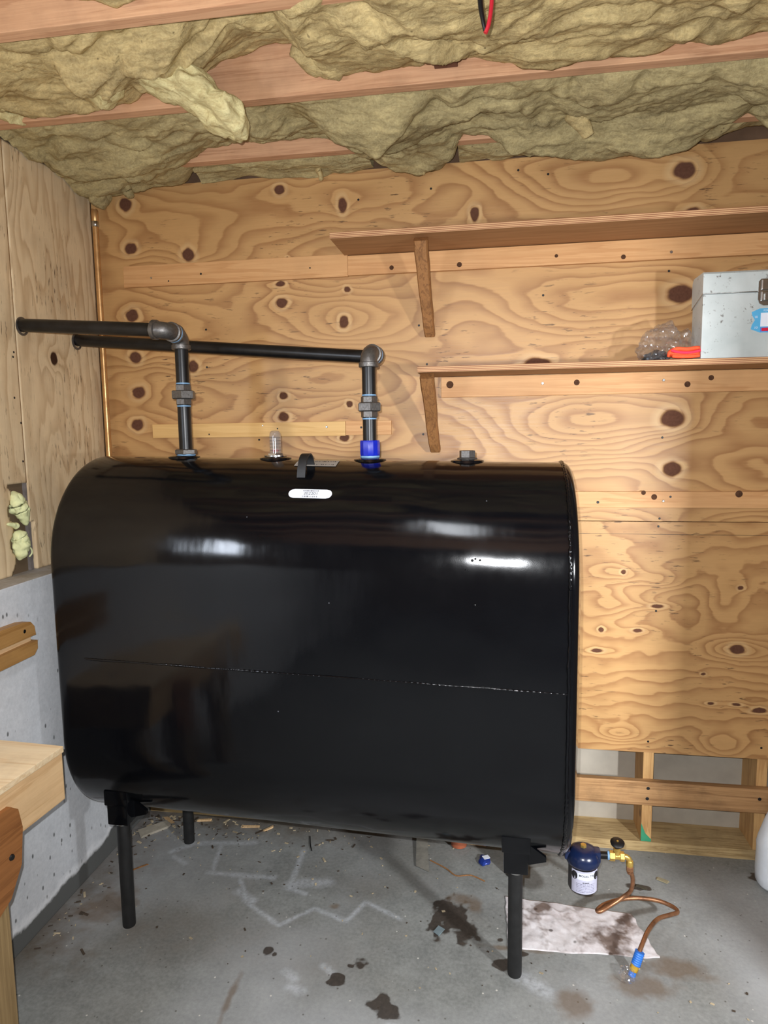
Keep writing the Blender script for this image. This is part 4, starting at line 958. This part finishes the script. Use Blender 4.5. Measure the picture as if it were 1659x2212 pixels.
# ================================================================== PAD, JUG
def padgeo():
    def inside(u, v):
        # corners: far left, far right, near right, near left (metres)
        a, b, c, d = Vector((1.57, -.318)), Vector((1.975, -.345)), Vector((2.022, -.528)), Vector((1.575, -.553))
        return (a*(1-u)+b*u)*(1-v)+(d*(1-u)+c*u)*v
    A = np.linspace(0, 1, 90); Bv = np.linspace(0, 1, 50)
    def fn(U, Vv):
        P = np.array([[inside(u, v)+Vector((.006*nz((u*3, v*3, 0), 3, 4), .006*nz((u*3, v*3, 7), 3, 4))) for u in A] for v in Bv])
        x, y = P[..., 0], P[..., 1]
        rr = 1-np.abs(fbm(x*11+y*6, y*9-x*4, 77, 3)); edge = np.minimum(np.minimum(U, 1-U), np.minimum(Vv, 1-Vv))
        z = .0022+.010*np.clip(rr-.55, 0, 1)*np.clip(edge*8, .15, 1)+.002*np.clip(vn(x*40, y*40, 3), 0, 1)
        return x, y, z
    return gridmesh('absorbent_pad', A, Bv, fn)
me = padgeo(); bm = bmesh.new(); bm.from_mesh(me)
be = [e for e in bm.edges if e.is_boundary]; r = bmesh.ops.extrude_edge_only(bm, edges=be)
for v in [g for g in r['geom'] if isinstance(g, bmesh.types.BMVert)]: v.co.z = .0002
bm.to_mesh(me); bm.free()
link('absorbent_pad', me, M['pad'], smooth=True, label='wrinkled white absorbent pad stained with oil on the floor', cat='pad')
jg = thing('plastic_jug', (2.505, -.130, 0), 'white plastic jug with a red cap at the right edge', 'jug')
def ov(r, n=32, k=2.6):
    return [(math.copysign(abs(math.cos(a))**(2/k), math.cos(a))*r, math.copysign(abs(math.sin(a))**(2/k), math.sin(a))*r*.8) for a in np.linspace(0, 2*PI, n+1)[:-1]]
JV, JF = [], []; prof = [(.050, .0006), (.066, .004), (.076, .016), (.078, .05), (.077, .13), (.078, .15), (.073, .175), (.066, .20), (.058, .23), (.048, .26), (.036, .283), (.026, .293), (.022, .298)]
for r_, h in prof: JV += [Vector((2.505+a, -.130+b_, h)) for a, b_ in ov(r_, 32, 2.6 if r_ > .03 else 2)]
for j in range(len(prof)-1):
    for i in range(32): JF.append((j*32+i, j*32+(i+1) % 32, j*32+32+(i+1) % 32, j*32+32+i))
JF += [tuple(range(32))[::-1], tuple(range(len(JV)-32, len(JV)))]
part('bottle', (JV, JF), M['jug'], jg, smooth=50)
part('cap', lathe([(.026, 0), (.027, .003), (.027, .020), (.024, .024)], (2.505, -.130, .2975), n=28), M['red'], jg, smooth=40)
part('handle', tube(spline([(2.552, -.130, .255), (2.585, -.130, .262), (2.592, -.130, .22), (2.580, -.130, .175)], 8), .011, 12), M['jug'], jg, smooth=60)
part('smudge', prism([(-.010, -.006), (.004, -.012), (.012, .0), (.003, .010), (-.006, .006)], lambda u, v, d: (2.452+u+d, -.195-.0+.4*u, .075+v), 0, .001), plain('oily_smudge', srgb(120, 114, 100), .7), jg)

# ================================================================== BENCH AT THE LEFT
bn = thing('workbench', (.25, -1.30, 0), 'wooden workbench corner with a brown gusset plate in the left foreground', 'workbench')
ang = math.radians(-3); c0 = Vector((.380, -.914, 0))
def BW(u, v, z): return Vector((c0.x+u*math.cos(ang)-v*math.sin(ang), c0.y+u*math.sin(ang)+v*math.cos(ang), z))
def bb(u0, u1, v0, v1, z0, z1, b=.002):
    g = box(u0, u1, v0, v1, z0, z1, b); return [BW(p.x, p.y, p.z) for p in g[0]], g[1]
part('top_board', bb(-.31, .003, -.80, .003, .728, .7455), M['benchtop'], bn)
part('fascia', bb(-.036, 0, -.80, 0, .596, .7275, .003), M['fascia'], bn)
part('back_rail', bb(-.30, -.037, -.036, -.001, .596, .7275, .003), M['fascia'], bn)
part('gusset', prism([(-.205, .690), (-.182, .672), (-.172, .62), (-.184, .530), (-.225, .466), (-.262, .447), (-.36, .447), (-.36, .690)], lambda u, v, d: BW(d, u, v), .0006, .0125), M['gusset'], bn)
part('leg', bb(-.085, .004, -.314, -.225, 0, .5955, .003), M['benchleg'], bn)
part('leg', bb(-.090, -.001, -.80, -.711, 0, .5955, .003), M['benchleg'], bn)
part('leg', bb(-.27, -.181, -.80, -.711, 0, .7275, .003), M['benchleg'], bn)
part('leg', bb(-.27, -.181, -.314, -.225, 0, .7275, .003), M['benchleg'], bn)
for v, z in ((-.195, .655), (-.175, .640)): part('nail', lathe([(.005, 0), (.004, .001)], BW(.0005, v, z), (1, -.09, 0), 8), M['blackmatte'], bn)
part('bolt', lathe([(.008, 0), (.0065, .004)], BW(.0125, -.215, .567), (1, -.09, 0), 10), M['blackmatte'], bn)
part('stain', prism([(-.12, -.10), (-.09, -.10), (-.085, -.085), (-.115, -.08)], lambda u, v, d: BW(u-.07, v, d), .7455, .7457), plain('blue_grey_ink', srgb(120, 116, 130), .7), bn, label='blurred blue pencil mark on the bench top')

# ================================================================== ON THE LEFT WALL
rl = thing('wood_rail', (.110, -.72, .90), 'grooved brown wood rail fixed to the concrete at the left', 'rail')
part('upper_strip', prism([(-1.1, .968), (-.648, .966), (-.652, .994), (-.668, 1.012), (-.70, 1.018), (-1.1, 1.030)], lambda u, v, d: (d, u, v), .0962, .126), M['railblock'], rl)
part('lower_strip', prism([(-1.1, .906), (-.664, .906), (-.647, .922), (-.645, .948), (-1.1, .946)], lambda u, v, d: (d, u, v), .0962, .128), M['railblock'], rl)
part('groove', box(.0962, .112, -1.1, -.655, .9465, .967), M['rawwood'], rl)
part('screw_hole', lathe([(.006, 0), (.005, .0008)], (.126, -.697, .990), (1, 0, 0), 12), M['rubber'], rl)
def foam(name, path, rf, seed, label):
    P = spline(path, 10); n = len(P)-1
    def fn(v):
        t = (v.x+1)/2; i = min(int(t*n), n-1); c = P[i].lerp(P[i+1], t*n-i)
        d = (P[min(i+1, n)]-P[max(i-1, 0)]).normalized(); _, u, w = frame(d); r = rf(t)
        L = math.sqrt(max(0, 1-v.x*v.x)); s = min(1, L*1.5)/max(L, 1e-4)
        p = c+(u*v.y+w*v.z)*s*r; return p+(u*v.y+w*v.z)*r*(.55*abs(nz(p, 38, seed))+.12*nz(p, 110, seed+2))
    return part(name, blob(fn, 5), M['foam'], smooth=180, label=label, cat='foam', group='foam in the plywood notch')
foam('spray_foam', [(-.006, -.535, 1.402), (.0, -.530, 1.37), (.006, -.512, 1.33), (.010, -.500, 1.285)], lambda t: .012+.013*math.sin(PI*min(1, t*1.1)), 41, 'upper lump of pale yellow foam bulging out of the plywood notch')
foam('spray_foam', [(.0, -.545, 1.272), (.004, -.532, 1.25), (.006, -.528, 1.215), (.0, -.535, 1.175)], lambda t: .012+.012*math.sin(PI*t), 43, 'lower lump of pale yellow foam in the plywood notch')
foam('spray_foam', [(.008, -.590, 1.302), (.010, -.565, 1.296), (.008, -.543, 1.288)], lambda t: .004+.007*t, 45, 'small finger of pale yellow foam between two bigger lumps')
part('foam_string', tube(spline([(.004, -.520, 1.212), (.010, -.508, 1.216), (.014, -.494, 1.208), (.012, -.488, 1.192), (.008, -.497, 1.180)], 8), .0028, 8), M['foam'], smooth=60, label='curled thin string of pale foam below the notch lumps', cat='foam')

# ================================================================== CABLE ON THE CEILING
cb = thing('hanging_cable', (1.50, -1.10, 2.47), 'red and black looped cable hanging from the ceiling at the top', 'cable')
cp_ = Vector((1.5287, -2.4937, 1.5744))
part('red_cable', tube(spline([(1.521, -1.06, 2.62), (1.520, -1.07, 2.48), (1.517, -1.08, 2.39), (1.512, -1.085, 2.347), (1.505, -1.085, 2.328)], 10), .0042, 12), M['red'], cb, smooth=60)
part('black_cable', tube(spline([(1.494, -1.06, 2.62), (1.492, -1.07, 2.48), (1.495, -1.08, 2.39), (1.500, -1.085, 2.352), (1.5045, -1.085, 2.331)], 10), .0055, 12, True, lambda t: .0072-.004*t), M['rubber'], cb, smooth=60)

# ================================================================== LITTER ON THE FLOOR
def chipgeo(x, y, z, l, w, h, a, rng):
    b = box(-l/2, l/2, -w/2, w/2, 0, h); V = [Vector((v.x*(1+.2*rng.uniform(-1, 1)), v.y*(1+.3*rng.uniform(-1, 1)), v.z)) for v in b[0]]
    Mx = Matrix.Translation((x, y, z)) @ Matrix.Rotation(a, 4, 'Z') @ Matrix.Rotation(rng.uniform(-.06, .06), 4, 'X'); return [Mx @ v for v in V], b[1]
rng = random.Random(21); gs, gd = [], []
for i in range(230):
    x = .12+abs(rng.gauss(0, .42)); y = -.015-abs(rng.gauss(0, .075))
    if rng.random() < .35: x = .115+abs(rng.gauss(0, .06)); y = -.02-rng.random()*.75
    if x > 1.55: continue
    s = rng.choice((.002, .003, .004, .005, .007, .011))
    (gs if rng.random() < .45 else gd).append(chipgeo(x, y, .0005, s*rng.uniform(1, 3), s*.6, .0012+s*.15, rng.uniform(0, PI), rng))
for i in range(150):
    x = rng.uniform(.15, 2.4); y = rng.uniform(-.75, -.05)
    if x > 1.55 and y > -.57: continue
    s = rng.choice((.002, .003, .004, .006))
    (gs if rng.random() < .6 else gd).append(chipgeo(x, y, .0005, s*rng.uniform(1, 2), s, .0015, rng.uniform(0, PI), rng))
part('wood_crumbs', merge(*gs), M['chip'], label='pale wood crumbs and splinters scattered along the wall foot', cat='debris', kind='stuff')
part('dirt_crumbs', merge(*gd), plain('dirt_crumb', srgb(70, 58, 46), .9, 0, .3), label='dark dirt crumbs scattered over the concrete floor', cat='debris', kind='stuff')
def piece(name, x, y, l, w, h, a, mat, label, cat, z=.0006):
    r = random.Random(int(x*1000)); return part(name, chipgeo(x, y, z, l, w, h, a, r), mat, label=label, cat=cat)
piece('wood_offcut', .185, -.115, .105, .05, .010, .75, plain('grey_weathered_wood', srgb(168, 160, 144), .9, 0, .15, 40), 'weathered grey wood offcut on the floor behind the left leg', 'offcut')
piece('wood_splinter', .36, -.03, .05, .012, .006, .2, M['rawwood'], 'pale splinter just behind the rear left leg', 'splinter')
piece('wood_splinter', .565, -.045, .07, .010, .005, .15, M['rawwood'], 'long pale splinter by the wall foot under the tank', 'splinter')
piece('wood_splinter', .215, -.05, .06, .012, .006, -.6, M['rawwood'], 'short pale splinter in the dirt of the back corner', 'splinter')
piece('wood_splinter', .64, -.05, .045, .010, .005, .9, M['rawwood'], 'small tilted splinter under the middle of the tank', 'splinter')
piece('wood_splinter', .24, -.36, .08, .006, .003, .8, M['bracket'], 'thin brown splinter beside the left leg', 'splinter')
piece('board_scrap', 1.262, -.105, .045, .20, .010, .12, M['grime'], 'flat grey slab of mortar under the tank', 'slab')
piece('board_scrap', 1.465, -.025, .075, .030, .018, -.05, M['rawwood'], 'pale wood block half hidden under the tank bottom', 'block')
piece('glass_shard', 1.360, -.512, .030, .022, .004, 1.0, plain('blue_grey_glass', srgb(120, 134, 138), .15, 0, .1), 'small blue grey shard beside the oil stain', 'shard')
piece('leaf_scrap', 2.035, -.205, .032, .010, .003, -.5, plain('dark_leaf', srgb(70, 64, 50), .9), 'dark leaf scrap on the floor right of the copper line', 'leaf')
piece('leaf_scrap', 2.115, -.155, .040, .018, .003, -.5, plain('straw_leaf', srgb(150, 140, 112), .9), 'straw-coloured leaf scrap on the bright floor strip', 'leaf')
part('bottle_cap', lathe([(.018, 0), (.019, .004), (.016, .010), (.008, .012)], (1.688, -.085, .0006), n=20), M['rubber'], smooth=40, label='round black cap on the floor behind the right leg', cat='cap')
part('clay_pot', lathe([(.022, 0), (.030, .004), (.033, .030), (.030, .031), (.026, .008), (.0, .008)], (1.399, -.050, .0006), n=24, caps=False), M['clay'], smooth=40, label='small orange clay pot under the tank bottom edge', cat='pot')
def pk(v):
    p = Vector((1.496+v.x*.022, -.138+v.y*.030, .0012+max(0, v.z+.5)*.010)); q = p+v*fb(p, 50, 31, 3)*.006; q.z = max(q.z, .0008); return q
pkt = part('foil_packet', blob(pk, 3), plain('blue_foil', srgb(34, 58, 140), .3, .2, .3, 30), smooth=25, label='crumpled blue and white packet beside the right leg', cat='packet')
part('white_panel', xf(box(-.012, .012, -.010, .010, 0, .0015), Matrix.Translation((0, 0, 0)) @ Matrix.Translation((1.503, -.132, .0155)) @ Matrix.Rotation(.5, 4, 'Z')), M['white'], pkt)
part('floor_twig', tube(spline([(1.30, -.16, .003), (1.36, -.20, .004), (1.40, -.235, .0035), (1.45, -.225, .003), (1.50, -.25, .003)], 6), .0022, 6), M['bracket'], smooth=60, label='thin brown twig lying on the shaded floor under the tank', cat='twig')
part('floor_twig', tube(spline([(.818, -.075, .002), (.835, -.13, .003), (.85, -.165, .0025)], 6), .0022, 6), M['blackmatte'], smooth=60, label='short dark twig on the floor under the left half of the tank', cat='twig')
